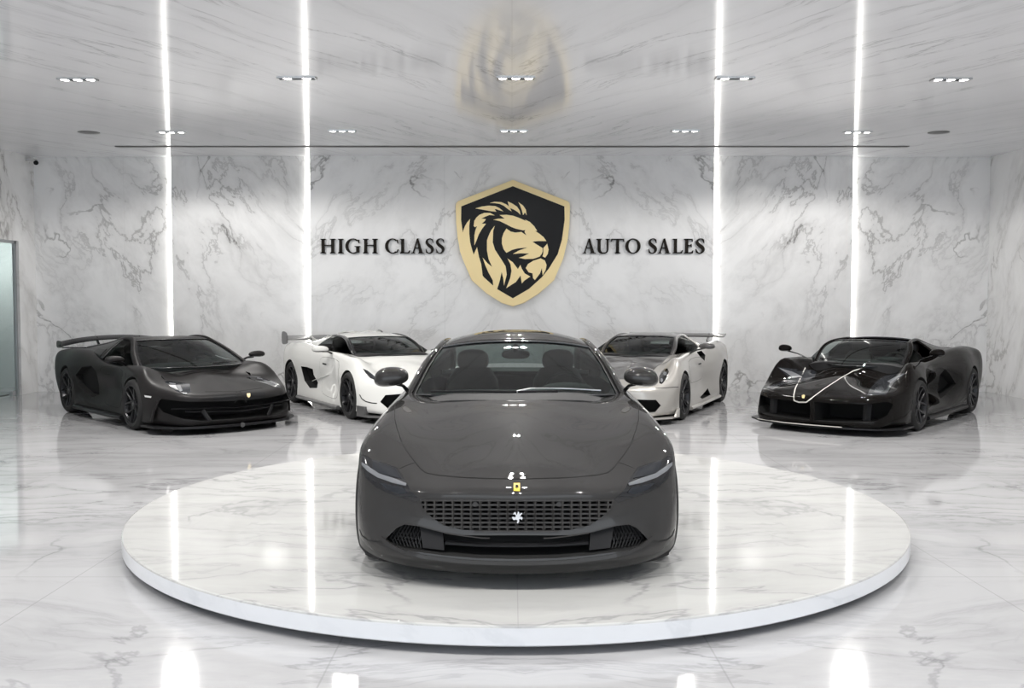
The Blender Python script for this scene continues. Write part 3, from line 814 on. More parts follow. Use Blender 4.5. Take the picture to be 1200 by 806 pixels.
def glyph(ch, w):
    if ch == 'H': return stem(.085, .2) + stem(w - .285, .2) + quad((.2, .51), (w - .2, .51), (w - .2, .58), (.2, .58))
    if ch == 'I': return stem(w / 2 - .1, .2)
    if ch == 'L': return stem(.085, .2, sr=0) + quad((.2, 0), (w - .06, 0), (w - .06, .075), (.2, .075)) + quad((w - .16, .03), (w - .05, 0), (w, .22), (w - .035, .22))
    if ch == 'E': return stem(.085, .2, sr=0) + quad((.2, 0), (w - .05, 0), (w - .05, .075), (.2, .075)) + quad((w - .14, .03), (w - .04, 0), (w, .20), (w - .03, .20)) + quad((.2, .93), (w - .05, .93), (w - .05, 1), (.2, 1)) + quad((w - .13, .97), (w - .05, 1), (w - .03, .82), (w - .06, .82)) + quad((.2, .5), (w - .14, .5), (w - .14, .57), (.2, .57)) + quad((w - .15, .43), (w - .11, .42), (w - .11, .65), (w - .15, .64))
    if ch == 'T': return stem(w / 2 - .1, .2, top=False) + quad((.03, .93), (w - .03, .93), (w - .03, 1), (.03, 1)) + quad((.03, 1), (0, .8), (.035, .8), (.12, .95)) + quad((w - .03, 1), (w - .12, .95), (w - .035, .8), (w, .8))
    if ch == 'O': return arc(w / 2, .5, w / 2, .525, .21, .065, 0, 360, 44)
    if ch == 'C': return arc(w * .56, .5, w * .56, .525, .21, .07, 52, 308, 40) + quad((w * .85, .9), (w * .95, .95), (w * .97, .68), (w * .93, .68)) + quad((w * .85, .10), (w * .9, .03), (w, .27), (w * .95, .28))
    if ch == 'G': return arc(w * .53, .5, w * .53, .525, .21, .07, 50, 300, 40) + quad((w * .82, .9), (w * .92, .95), (w * .93, .70), (w * .9, .70)) + [[(w * .73, .03), (w * .94, .06), (w * .94, .44), (w * .73, .44)], [(w * .62, .5), (w * .62, .46), (w * .75, .42), (w * .92, .42), (w, .46), (w, .5)]]
    if ch == 'U': return [[(.09, .3), (.29, .3), (.29, 1), (.09, 1)], [(0, 1), (0, .965), (.09, .91), (.29, .91), (.38, .965), (.38, 1)], [(w - .2, .3), (w - .09, .3), (w - .09, 1), (w - .2, 1)], [(w - .29, 1), (w - .29, .965), (w - .2, .91), (w - .09, .91), (w, .965), (w, 1)]] + ribbon([(.19, .32), (.22, .16), (.36, .03), (w * .5 + .04, .015), (w - .26, .05), (w - .165, .17), (w - .145, .32)], [.2, .19, .12, .09, .09, .1, .11])
    if ch == 'A': return quad((.12, .0), (.21, 0), (w / 2 + .03, 1.0), (w / 2 - .04, 1.0)) + quad((w - .35, 0), (w - .11, 0), (w / 2 + .05, 1.04), (w / 2 - .05, 1.0)) + quad((w * .3, .33), (w * .68, .33), (w * .66, .40), (w * .32, .40)) + quad((0, 0), (.3, 0), (.24, .06), (.05, .035)) + quad((w - .44, 0), (w, 0), (w - .05, .035), (w - .38, .06))
    if ch == 'S': return ribbon([(w * .93, .76), (w * .8, .95), (w * .5, 1.0), (w * .2, .9), (w * .17, .72), (w * .42, .55), (w * .75, .40), (w * .85, .22), (w * .68, .05), (w * .4, .005), (w * .15, .09), (w * .04, .27)], [.03, .07, .06, .12, .19, .22, .22, .18, .10, .06, .08, .03]) + quad((w * .86, .88), (w * .92, .98), (w * .96, .72), (w * .92, .72)) + quad((w * .10, .12), (w * .06, .02), (w * .0, .3), (w * .05, .3))
YW = WD - .16                       # face of the middle wall panel
def wall_xz(px, py): p = at_y(px, py, YW); return p.x, p.z
ordl = {'HIGH': ['first', 'second', 'third', 'last'], 'CLASS': ['first', 'second', 'third', 'fourth', 'last'], 'AUTO': ['first', 'second', 'third', 'last'], 'SALES': ['first', 'second', 'third', 'fourth', 'last']}
for word, xs in (('HIGH', [(376, 393.3), (396.4, 402.8), (405.2, 422.4), (425.8, 442.8)]), ('CLASS', [(451.6, 467.2), (469, 480.7), (481.6, 497.4), (499, 508.2), (511.2, 520.8)]),
                 ('AUTO', [(682, 698.4), (698.7, 714.4), (715.6, 731.4), (732.6, 750.4)]), ('SALES', [(759.6, 769.4), (770, 786), (788, 799.8), (801.2, 812), (815, 825.2)])):
    for k, (xa, xb) in enumerate(xs):
        x0, zb_ = wall_xz(xa, 296.9); x1, zt_ = wall_xz(xb, 280.0); h = zt_ - zb_; w = (x1 - x0) / h
        mb = MB()
        for p in glyph(word[k], w):
            try: mb.plate(p, -.02, .035, lambda x, y, z: (x0 + x * h, YW - .02 - z, zb_ + y * h))
            except Exception: pass
        o = mb.build('sign_letter', m_bronze)
        # origin near the letter itself
        c = Vector((x0 + w * h / 2, YW, zb_)); o.data.transform(Matrix.Translation(-c)); o.location = c
        tag(o, 'dark bronze serif letter %s, %s letter of the word %s on the wall' % (word[k], ordl[word][k], word), 'sign letter', 'raised letters of the wall sign')

sh = [(0, 211.5), (64, 236.4), (66, 238.6), (66.6, 243), (66, 262), (64.2, 280), (58.8, 303), (48, 328.5), (30.5, 344), (13, 355), (0, 359)]
si = [(0, 219), (60, 242.5), (60.3, 258), (57.2, 281), (52.3, 298), (41.8, 315), (33.7, 325), (18.8, 338.5), (0, 349.5)]
def sympoly(h, cx=601): return [(cx + a, b) for a, b in h] + [(cx - a, b) for a, b in reversed(h) if a > 0]
emb = empty('shield_emblem', (0, YW, 0)); tag(emb, 'gold and black shield with a lion head hanging between the two sign words', 'wall emblem')
def emb_plate(poly, y0, y1, name, m, bev=0):
    P = [(wall_xz(*p)) for p in poly]
    o = MB().plate(P, y0, y1, lambda x, z, y: (x, -y, z)).build(name, m, emb)
    if bev:
        md = o.modifiers.new('b', 'BEVEL'); md.width = bev; md.segments = 2; md.limit_method = 'ANGLE'; md.angle_limit = R(50); apply_mods(o)
    return o
outer = sympoly(sh); inner_ = sympoly(si)
# rim as a ring: outer plate with the black field let in front of it
emb_plate(outer, .07, .115, 'shield_rim', m_gold, .008)
emb_plate(inner_, .10, .118, 'shield_field', m_black_satin)
MB().box((0, -.035, wall_xz(601, 285)[1]), (.9, .07, 1.2)).build('shield_mount', m_dark, emb)
lion = [
 [(551.3,257.1),(547.8,261),(545,266),(543.2,271),(542.1,276),(537.5,282),(539.5,295),(544,307),(551,319),(560,329),(566.2,332),(566.2,326.6),(565.2,317.7),(564.2,309.8),(561.7,301.8),(559.3,290),(555.3,298.8),(553.3,291.9),(551.3,284.4),(550.3,274.4),(550.3,264.5)],
 [(555.3,265.5),(556.0,259.6),(558.4,255.6),(562,252.4),(567.7,250.1),(574.6,250.1),(580.1,253.1),(573.7,252.6),(568.7,254.6),(564.2,256.8),(569.7,257.2),(568.2,259.8),(564.7,262.7),(569.8,262.7),(565.5,268.2),(561.4,275),(558.4,283),(556.2,288),(556.2,276),(557.6,269.6),(559.3,265.6),(557,266.8)],
 [(557.3,244.9),(564.7,242.7),(572.7,241.7),(580.6,242.2),(585.6,244.7),(590,248.3),(585.6,247.2),(581,245.6),(580,246),(581.8,248.8),(575.6,248.2),(567.7,246.7)],
 [(574.1,238.6),(579.6,237.1),(587.5,237.6),(593.5,240.2),(597.5,243.7),(599.4,248.4),(595.6,246),(590.5,241.9),(585.6,239.6),(579.6,238.7)],
 [(595,236.7),(601,239.6),(606,243),(609,247.5),(609.9,252.3),(606.5,249),(602.2,246.3),(598,244.6),(599.6,248.6),(596.4,244.4),(595.8,240)],
 [(607.4,237.6),(612.9,241.5),(616.3,246.5),(617,252.8),(614.9,249.6),(612.9,252.8),(611.4,247),(609.6,242)],
 [(585.6,252.6),(593.5,252.2),(601.4,253.4),(608.9,256.2),(616.6,259.6),(614.8,257.8),(620.8,260.6),(625.8,265.5),(629.4,271.2),(626.9,271),(631.7,274.2),(636.7,278.2),(640.1,283),(630,282.9),(623.8,283.6),(629,287),(635.5,291),(635.6,295),(634.5,298),(632.2,301),(624.8,303.6),(614.8,303.8),(607.9,302.3),(612.9,300.8),(619.8,297.4),(609.9,297.2),(601,297.9),(607.9,293.9),(617.8,290.4),(606.9,291.4),(600,293.2),(593.5,296.6),(590.3,292.5),(588.2,286),(588.3,279.6),(590.2,273.5),(593.5,268.3),(598.5,271.8),(603.9,273),(610.9,272.3),(616.8,276.2),(614.6,272.3),(615.3,270),(612.9,270.4),(604.9,268.6),(599.4,266.6),(593.5,263.5),(585.6,259.6),(578.1,258.1),(584,256.8),(591.5,256.8)],
 [(641.0,286),(642.6,292.9),(641.6,298),(638.7,302.2),(635.5,300.6),(636.5,297),(636.4,291)],
 [(633.5,303),(638.3,305.6),(640.3,310.8),(639.1,316.7),(635.7,322.9),(634.7,314.5),(632.6,320.6),(626.7,328.3),(624.5,326),(623.8,320.4),(619.4,319.3),(616,314.2),(618.6,309.6),(624.8,305.8)],
 [(594.8,303.2),(601,307.6),(606.9,315.4),(609.7,310.6),(611.4,314.9),(614.8,320.5),(621.4,324.2),(614.8,328.6),(611.4,332.3),(609.9,323),(604.6,330.6),(593.3,337.7),(598,325.6),(599.4,317.7),(598.2,309.8)],
 [(580.1,264.8),(578.1,271),(577.6,284.4),(580.2,292.9),(587.2,303.6),(592.6,312.3),(593.9,321.7),(590.7,334.8),(589.9,326.6),(588,319),(585.6,329.6),(582,341),(578.6,339.6),(577.6,328.6),(572.7,319.7),(568.7,310.8),(565.9,302.1),(571.7,308.8),(576.8,313),(572.7,303.8),(570.9,293.9),(570.9,282),(572.9,276.4),(575.6,270.5)],
]
lmb = MB()
for p in lion:
    P = [wall_xz(*q) for q in p]
    lmb.plate(P, .114, .124, lambda x, z, y: (x, -y, z))
lmb.build('lion_relief', m_gold, emb)

# ------------------------------------------------------------------ platform
PX, PY, PR = .028, 7.415, 2.90
pf = empty('display_platform', (PX, PY, 0)); tag(pf, 'low round white marble platform carrying the dark grey coupe', 'platform')
MB().lathe([(0, PLAT_Z), (PR - .012, PLAT_Z), (PR - .003, PLAT_Z - .004), (PR, PLAT_Z - .012)], 160, 'Z').build('platform_top', m_plat, pf, 10)
MB().lathe([(PR, PLAT_Z - .012), (PR, PLAT_Z - .098), (PR - .01, PLAT_Z - .106), (0, PLAT_Z - .106)], 160, 'Z').build('platform_edge', m_plat_side, pf, 30)
MB().lathe([(PR - .16, .046), (PR - .16, 0), (0, 0)], 96, 'Z').build('plinth', m_dark, pf, 30)
# ------------------------------------------------------------------ shared car materials
m_tire = mat('tyre_rubber', (.012, .012, .012), .7)
m_rimb = mat('black_rim', (.02, .02, .022), .3, .5)
m_disc = mat('brake_disc', (.10, .10, .10), .4, .8)
m_cal = mat('brake_caliper', (.03, .03, .03), .4)
m_arch = mat('wheel_arch_liner', (.008, .008, .008), .8)
m_int = mat('cabin_black', (.010, .010, .011), .6)
m_seat = mat('seat_leather', (.018, .016, .015), .5)
m_gloss = mat('gloss_black', (.006, .006, .007), .12, 0, .6)
m_carbon = mat('carbon_black', (.008, .008, .009), .4, 0, .15, spec=.2)
m_lens = mat('headlamp_lens', (.018, .020, .024), .12, .1, .6, spec=.2)
m_lensl = mat('headlamp_inner', (.16, .17, .19), .15, .5, 1)
m_drl = mat('light_guide', (.13, .135, .145), .3, .0, .4)
m_gap = mat('shut_line', (.004, .004, .004), .9)
m_glass = glass_mat('tinted_glass', (.40, .47, .45), .8, 0, .04)
m_sglass = glass_mat('dark_side_glass', (.16, .18, .18), .22, 0, .02)
m_mglass = mat('mirror_glass', (.6, .62, .64), .05, 1)
m_cap = mat('wheel_cap', (.12, .12, .12), .3, .8)
WM = (m_tire, m_rimb, m_disc, m_cal, m_cap)

# ------------------------------------------------------------------ dark grey coupe on the platform
m_roma = paint('dark_grey_metallic', (.031, .030, .0293), .12, .36, 1.0, .10, coat_ior=1.42)
roma = Car('car', 'dark grey sports coupe parked on the round marble platform facing the camera', (.030, 5.86, PLAT_Z), 0)
def sidecol(y, xs, zs, tops):
    """side column: rows 1-4 given as x, z; rows 5-8 as (x, y, z)"""
    return [(xs[i], y, zs[i]) for i in range(4)] + tops
G = [
 [(0,-.80,.098),(0,-.815,.185),(0,-.755,.335),(0,-.80,.512),(0,-.715,.578),(0,-.60,.628),(0,-.48,.664),(0,-.36,.696)],
 [(.30,-.775,.10),(.30,-.79,.186),(.30,-.73,.34),(.29,-.765,.512),(.27,-.68,.578),(.21,-.53,.638),(.11,-.36,.69),(0,-.19,.738)],
 [(.58,-.69,.106),(.60,-.705,.19),(.585,-.645,.355),(.56,-.655,.505),(.53,-.565,.574),(.41,-.37,.655),(.21,-.19,.722),(0,-.01,.778)],
 [(.80,-.54,.12),(.83,-.545,.195),(.84,-.50,.37),(.845,-.45,.53),(.79,-.335,.655),(.55,-.13,.722),(.28,.02,.772),(0,.17,.815)],
 [(.925,-.37,.15),(.94,-.36,.25),(.955,-.33,.40),(.955,-.27,.575),(.89,-.16,.735),(.63,.05,.772),(.31,.19,.808),(0,.33,.845)],
 sidecol(0,(.955,.975,.985,.985),(.16,.26,.43,.61),[(.895,.06,.80),(.66,.22,.812),(.33,.36,.845),(0,.5,.872)]),
 sidecol(.42,(.93,.95,.962,.965),(.15,.26,.43,.63),[(.875,.40,.855),(.67,.44,.850),(.335,.53,.872),(0,.62,.890)]),
 sidecol(.85,(.92,.935,.94,.935),(.15,.26,.43,.65),[(.855,.84,.890),(.67,.80,.890),(.335,.77,.900),(0,.76,.905)]),
 sidecol(1.35,(.91,.925,.925,.925),(.15,.26,.43,.66),[(.855,1.35,.905),(.67,1.35,.90),(.335,1.35,.90),(0,1.35,.90)]),
 sidecol(1.9,(.92,.935,.935,.94),(.15,.26,.44,.67),[(.865,1.9,.92),(.67,1.9,.91),(.335,1.9,.91),(0,1.9,.91)]),
 sidecol(2.3,(.95,.965,.97,.97),(.15,.27,.45,.68),[(.875,2.3,.935),(.67,2.3,.925),(.335,2.3,.92),(0,2.3,.92)]),
 sidecol(2.67,(.96,.975,.985,.985),(.16,.28,.46,.68),[(.87,2.67,.945),(.66,2.67,.94),(.33,2.65,.94),(0,2.62,.94)]),
 sidecol(3.05,(.93,.95,.965,.965),(.18,.30,.48,.70),[(.84,3.03,.945),(.62,2.98,.95),(.31,2.92,.955),(0,2.88,.955)]),
] + rear_cols(3.5, .95, .90, .2, (3.05, 3.2, 3.32), .93)
m_lower = mat('lower_trim', (.012, .012, .012), .35, 0, .3, spec=.2)
roma.body(G, m_roma, m_lower, 10, 8, under_rows=5)
L = roma
# pockets: wheel arches, lower intake, grille recess, cockpit
L.arch(0, .345, .372, .60, m_arch); L.arch(2.67, .35, .38, .60, m_arch)
gr_poly = [(493.2,585.2),(520,586),(560,586.4),(605.5,586.6)]
gr_low = [(605.5,622.6),(578.7,622.1),(543,620.9),(520.6,615.6),(507.2,607),(496,596)]
grille = gr_poly + gr_low
def both(poly, c=605.5): return poly + [(2 * c - x, y) for x, y in reversed(poly) if abs(x - c) > .01]
gfull = gr_poly + [(1211 - x, y) for x, y in reversed(gr_poly[:-1])] + [(1211 - x, y) for x, y in reversed(gr_low[1:])] + gr_low
L.pocket(gfull, (0, 1, 0), .10, m_void, mirror=False)
low = [(451.5,632.5),(455,628.4),(464.8,618.6),(474,614.4),(489.3,616.4),(503,620),(520.6,624.4),(545,627),(570,627.2),(605.5,627)]
lowb = [(605.5,655),(560,654),(520,650.6),(496,647.4),(473.7,644.4),(460,639.5)]
lfull = low + [(1211 - x, y) for x, y in reversed(low[:-1])] + [(1211 - x, y) for x, y in reversed(lowb[1:])] + lowb
L.pocket(lfull, (0, 1, 0), .14, m_void, mirror=False)
L.tub([(0, .98), (.55, .98), (.70, 1.15), (.76, 1.6), (.74, 2.1), (.60, 2.7), (0, 2.75)], .30, m_int)
L.cut_all(30)
# cabin
sec = [(.80,.900,.795,.99,.893),(1.09,1.035,.745,1.22,1.012),(1.40,1.155,.690,1.48,1.128),(1.72,1.265,.635,1.74,1.205),(2.0,1.325,.612,2.02,1.24),(2.35,1.342,.597,2.35,1.243),(2.68,1.30,.58,2.66,1.195),(3.0,1.15,.58,2.95,1.07),(3.27,.99,.60,3.2,.955)]
belt = [(.80,.985,.885),(.835,1.24,.898),(.85,1.5,.90),(.855,1.76,.905),(.86,2.03,.91),(.855,2.36,.915),(.83,2.67,.92),(.78,2.97,.935),(.68,3.22,.94)]
L.cabin(sec, belt, m_glass, m_roma, m_gloss, 3, 5.6, p=2.5, side=(.15, 6.2), side_glass=m_sglass, b_pillar=4.6, rail_r=(.035, .022))
# black surround of the screen
L.interior(.98, .925, .74, 2.02, .46, 1, m_int, m_seat, m_dark)
MB().ellipsoid((0, 1.80, 1.155), (.115, .03, .038), 18, 10, .7).build('rear_view_mirror', m_dark, L.root, 50)
MB().sweep([(0, 1.74, 1.235), (0, 1.80, 1.16)], .02, .015, 8).build('mirror_stem', m_dark, L.root, 50)
MB().sweep([(-.66, 2.62, .93), (-.3, 2.66, .95), (.3, 2.66, .95), (.66, 2.62, .93)], .12, .04, 10).build('parcel_shelf', m_int, L.root, 50)
# wheels
L.wheel(0, .835, .345, .25, WM, 'Y5'); L.wheel(2.67, .83, .35, .28, WM, 'Y5')
# hood and shut lines
hood_l = [(467.5,470.5),(463.2,474),(463,491.6),(465.8,503),(472.5,521.4),(479.5,532),(487.4,541.8),(492.5,548.5),(498.6,553.6),(511.6,556.6),(548.8,559.8),(605.5,561.2)]
hood_poly = hood_l + [(1211 - x, y) for x, y in reversed(hood_l[:-1])] 
top_l = [(1211 - 467.5, 470.5), (700, 469.2), (655, 468.4), (605.5, 468.2), (556, 468.4), (511, 469.2)]
hood_full = hood_poly + top_l[1:]
hood = L.patch('hood', hood_full, m_roma, .0025, 3.0, mirror=False, skirt=.008)[0]
L.strip('shut_line', hood_full, .008, m_gap, .0012, mirror=False, closed=True, parent=hood)
L.strip('shut_line', [(487.5,541.6),(481,543.3),(474.5,546),(468,548.8)], .005, m_gap, .001)
# headlamps
hl = [(423.8,533.8),(429,533.7),(435.7,538.2),(450,542.6),(464.8,548),(473.7,560.3),(481.5,574.8),(492.4,585),(488.2,588.7),(473.7,583.8),(453.6,577),(440.2,570.4),(429.5,560.3),(423.9,546)]
for o in L.patch('headlight', hl, m_gloss, .003, 2): pass
hls = [o for o in L.root.children if o.name.startswith('headlight')]
for nm, pl, mm, of in (('lamp_lens', [(436.5,541),(450,544.6),(463.2,550),(470.5,561),(457,558.2),(444.7,554.2),(437.5,548)], m_lens, .006),
                       ('lower_lens', [(445,565.4),(460,569.2),(473.7,571.9),(478,577.6),(469.2,579),(453.6,573.7)], m_lens, .006),
                       ('light_bar', [(424.8,541.6),(433.5,547.6),(444.7,555.4),(464.8,562.2),(476.6,567),(475.6,569.6),(460.3,566.2),(442.4,559.6),(431.3,552.3),(425,545.4)], m_drl, .008)):
    a, b = L.patch(nm, pl, mm, of, 2)
    for o, h in ((a, hls[0]), (b, hls[1])): o.parent = h
# grille lattice set into the mouth
gm = MB()
def on_front(px, py, back=.0):
    h = L.hits_px([(px, py)])[0]; return h[0] + Vector((0, back, 0))
def chord(y):
    """left end of the mouth at photo row y"""
    pts = gr_low[::-1]
    xs = []
    for (x1, y1), (x2, y2) in zip(gr_low[:-1], gr_low[1:]):
        if min(y1, y2) <= y <= max(y1, y2) and y1 != y2: xs.append(x1 + (x2 - x1) * (y - y1) / (y2 - y1))
    return min(xs) if xs else 494.5
rows = [586.2 + k * (622.4 - 586.2) / 7 for k in range(8)]
for y in rows:
    xl = chord(min(y, 622.0)) if y > 588 else 493.6
    if y > 621.8: xl = 556
    n = 30; pts = []
    for k in range(n + 1):
        x = xl + (1211 - 2 * xl) * k / n
        pts.append(on_front(x, y, .012))
    gm.sweep(pts, .020, .0095, 6, up=(0, 0, 1))
for k in range(-10, 11):
    x = 605.5 + k * 10.6
    yb = 586
    for yy in np.linspace(586, 622.4, 60):
        if chord(yy) <= x <= 1211 - chord(yy): yb = yy
    pts = [on_front(x, y, .012) for y in np.linspace(586, yb, 7)]
    gm.sweep(pts, .012 , .020, 6, up=(0, 1, 0))
m_lat = paint('grille_grey', (.045, .043, .042), .5, .4, .6)
grl = gm.build('grille', m_lat, L.root, 40)
# lower intake furniture
def quadface(mb, poly, back, th):
    pts = [on_front(*p, back) for p in poly]
    mb.hull8([p for p in pts], [p + Vector((0, th, 0)) for p in pts])
for sg in (0, 1):
    fx = (lambda x: x) if sg == 0 else (lambda x: 1211 - x)
    mb = MB(); quadface(mb, [(fx(491), 618.2), (fx(518.5), 625), (fx(520), 646.6), (fx(495), 643.6)], .035, .05)
    mb.build('sensor_cover', m_dark, L.root)
    mb = MB()
    for k in range(9):
        a = (fx(456 + k * 4.2), 633 + k * .8); b = (fx(468 + k * 3.6), 616.5 + k * .2)
        for p, q in ((a, b), ((fx(454 + k * 4.2), 625 + k * .0), (fx(462 + k * 3.8), 641 + k * .4))):
            A, B = on_front(*p, .04), on_front(*q, .04); mb.sweep([A, B], .004, .004, 4)
    mb.build('vent_mesh', m_dark, L.root)
mb = MB(); pts = [on_front(x, y, .05) for x, y in ((522, 638), (560, 640.5), (605.5, 641.2), (651, 640.5), (689, 638))]
mb.sweep(pts, .03, .012, 6); mb.build('intake_vane', m_dark, L.root)
for fx in (lambda x: x, lambda x: 1211 - x):
    MB().sweep([on_front(fx(x), y, -.004) for x, y in ((521, 624.2), (545, 627.8), (565, 630.2), (574, 630.4))], .004, .004, 6).build('intake_trim', m_lat, L.root)
# front lip
lip = [(447,630),(460,640.4),(476,647.5),(500,652.5),(540,657.3),(575,659.2),(605.5,659.8)]
L.strip('front_lip', lip + [(1211 - x, y) for x, y in reversed(lip[:-1])], .02, m_roma, .012, mirror=False)
L.strip('shut_line', [(421.5,620.5),(424,627),(431,632.5),(440,634.5),(451,632.8)], .008, m_gap, .002, res=1.5)
# badges
m_yel = mat('badge_yellow', srgb(225, 196, 70), .35, 0, .5)
bd = L.patch('hood_badge', [(601.9,566.6),(609.3,566.6),(609.3,575.4),(601.9,575.4)], m_yel, .005, 2, mirror=False)[0]
horse = [(905,466),(913,455),(922,457),(928,451),(936,456),(938,466),(946,458),(952,462),(944,470),(940,478),(948,476),(954,483),(950,493),(944,487),(936,488),(936,500),(930,508),(924,506),(928,494),(920,490),(910,493),(904,488),(900,478),(908,477),(916,480),(921,472),(914,466)]
def hp(cx, cy, s): return [(cx + (x - 927) * s, cy + (y - 479) * s) for x, y in horse]
L.patch('badge_horse', hp(605.6, 571, .085), m_gap, .007, 1.2, mirror=False, parent=bd)
P = [on_front(x, y, -.012) for x, y in hp(606.2, 605.3, .235)]
mb = MB(); mb.plate([(p.x, p.z) for p in P], -.0, .010, lambda x, z, y: (x, sum(q.y for q in P) / len(P) + y, z)); mb.build('grille_emblem', m_chrome, L.root)
for x in (557, 655):
    p = on_front(x, 590.5, .0); MB().lathe([(0, -.006), (.014, -.006), (.016, .01), (0, .01)], 16, 'Y', p).build('parking_sensor', m_lat, L.root, 40)
# wiper, washer jets, cowl
p = L.hits_px([(606, 468), (641, 468)]); 
MB().sweep([(.00, .87, .935), (.10, .93, .950), (.34, .95, .952), (.62, .99, .935)], [.012, .016, .009, .006], [.010, .012, .008, .006], 8).build('wiper', m_steel, L.root, 40)
MB().sweep([(-.62, .95, .930), (-.3, .88, .94), (0, .87, .937), (.3, .90, .937)], .008, .008, 8).build('wiper', m_dark, L.root, 40)
L.patch('washer_jet', [(471,478),(475,476.5),(480,479.5),(482.5,483),(478,484),(473.5,481.5)], m_lat, .004, 1.5)
L.mirror((.905, .93, 1.03), (.125, .11, .082), (.80, 1.06, .925), m_roma, m_gloss, m_mglass, .014, -.10)
def door(c, poly, m):
    f = lambda y, z: (1, y, z)
    P = smooth_poly(poly, 3)
    ds = c.patch('door', P, m, .002, .045, px=False, d=(-1, 0, 0), f3=f, skirt=.008)
    for o, q in zip(c.strip('shut_line', P, .009, m_gap, .001, px=False, d=(-1, 0, 0), f3=f, res=.03, closed=True), ds): o.parent = q
    hs = c.strip('door_handle', [(poly[2][0] - .22, poly[2][1] - .10), (poly[2][0] - .05, poly[2][1] - .095)], .022, m_dark, .006, px=False, d=(-1, 0, 0), f3=f, res=.03)
    for o, q in zip(hs, ds): o.parent = q
door(L, [(.62, .62), (.74, .84), (1.92, .87), (2.06, .70), (1.96, .42), (1.80, .27), (.80, .25), (.66, .38)], m_roma)
L.plate('front_splitter', [(0,-.74),(.3,-.715),(.58,-.63),(.8,-.48),(.9,-.36),(.8,-.36),(0,-.36)], .085, .105, m_dark)
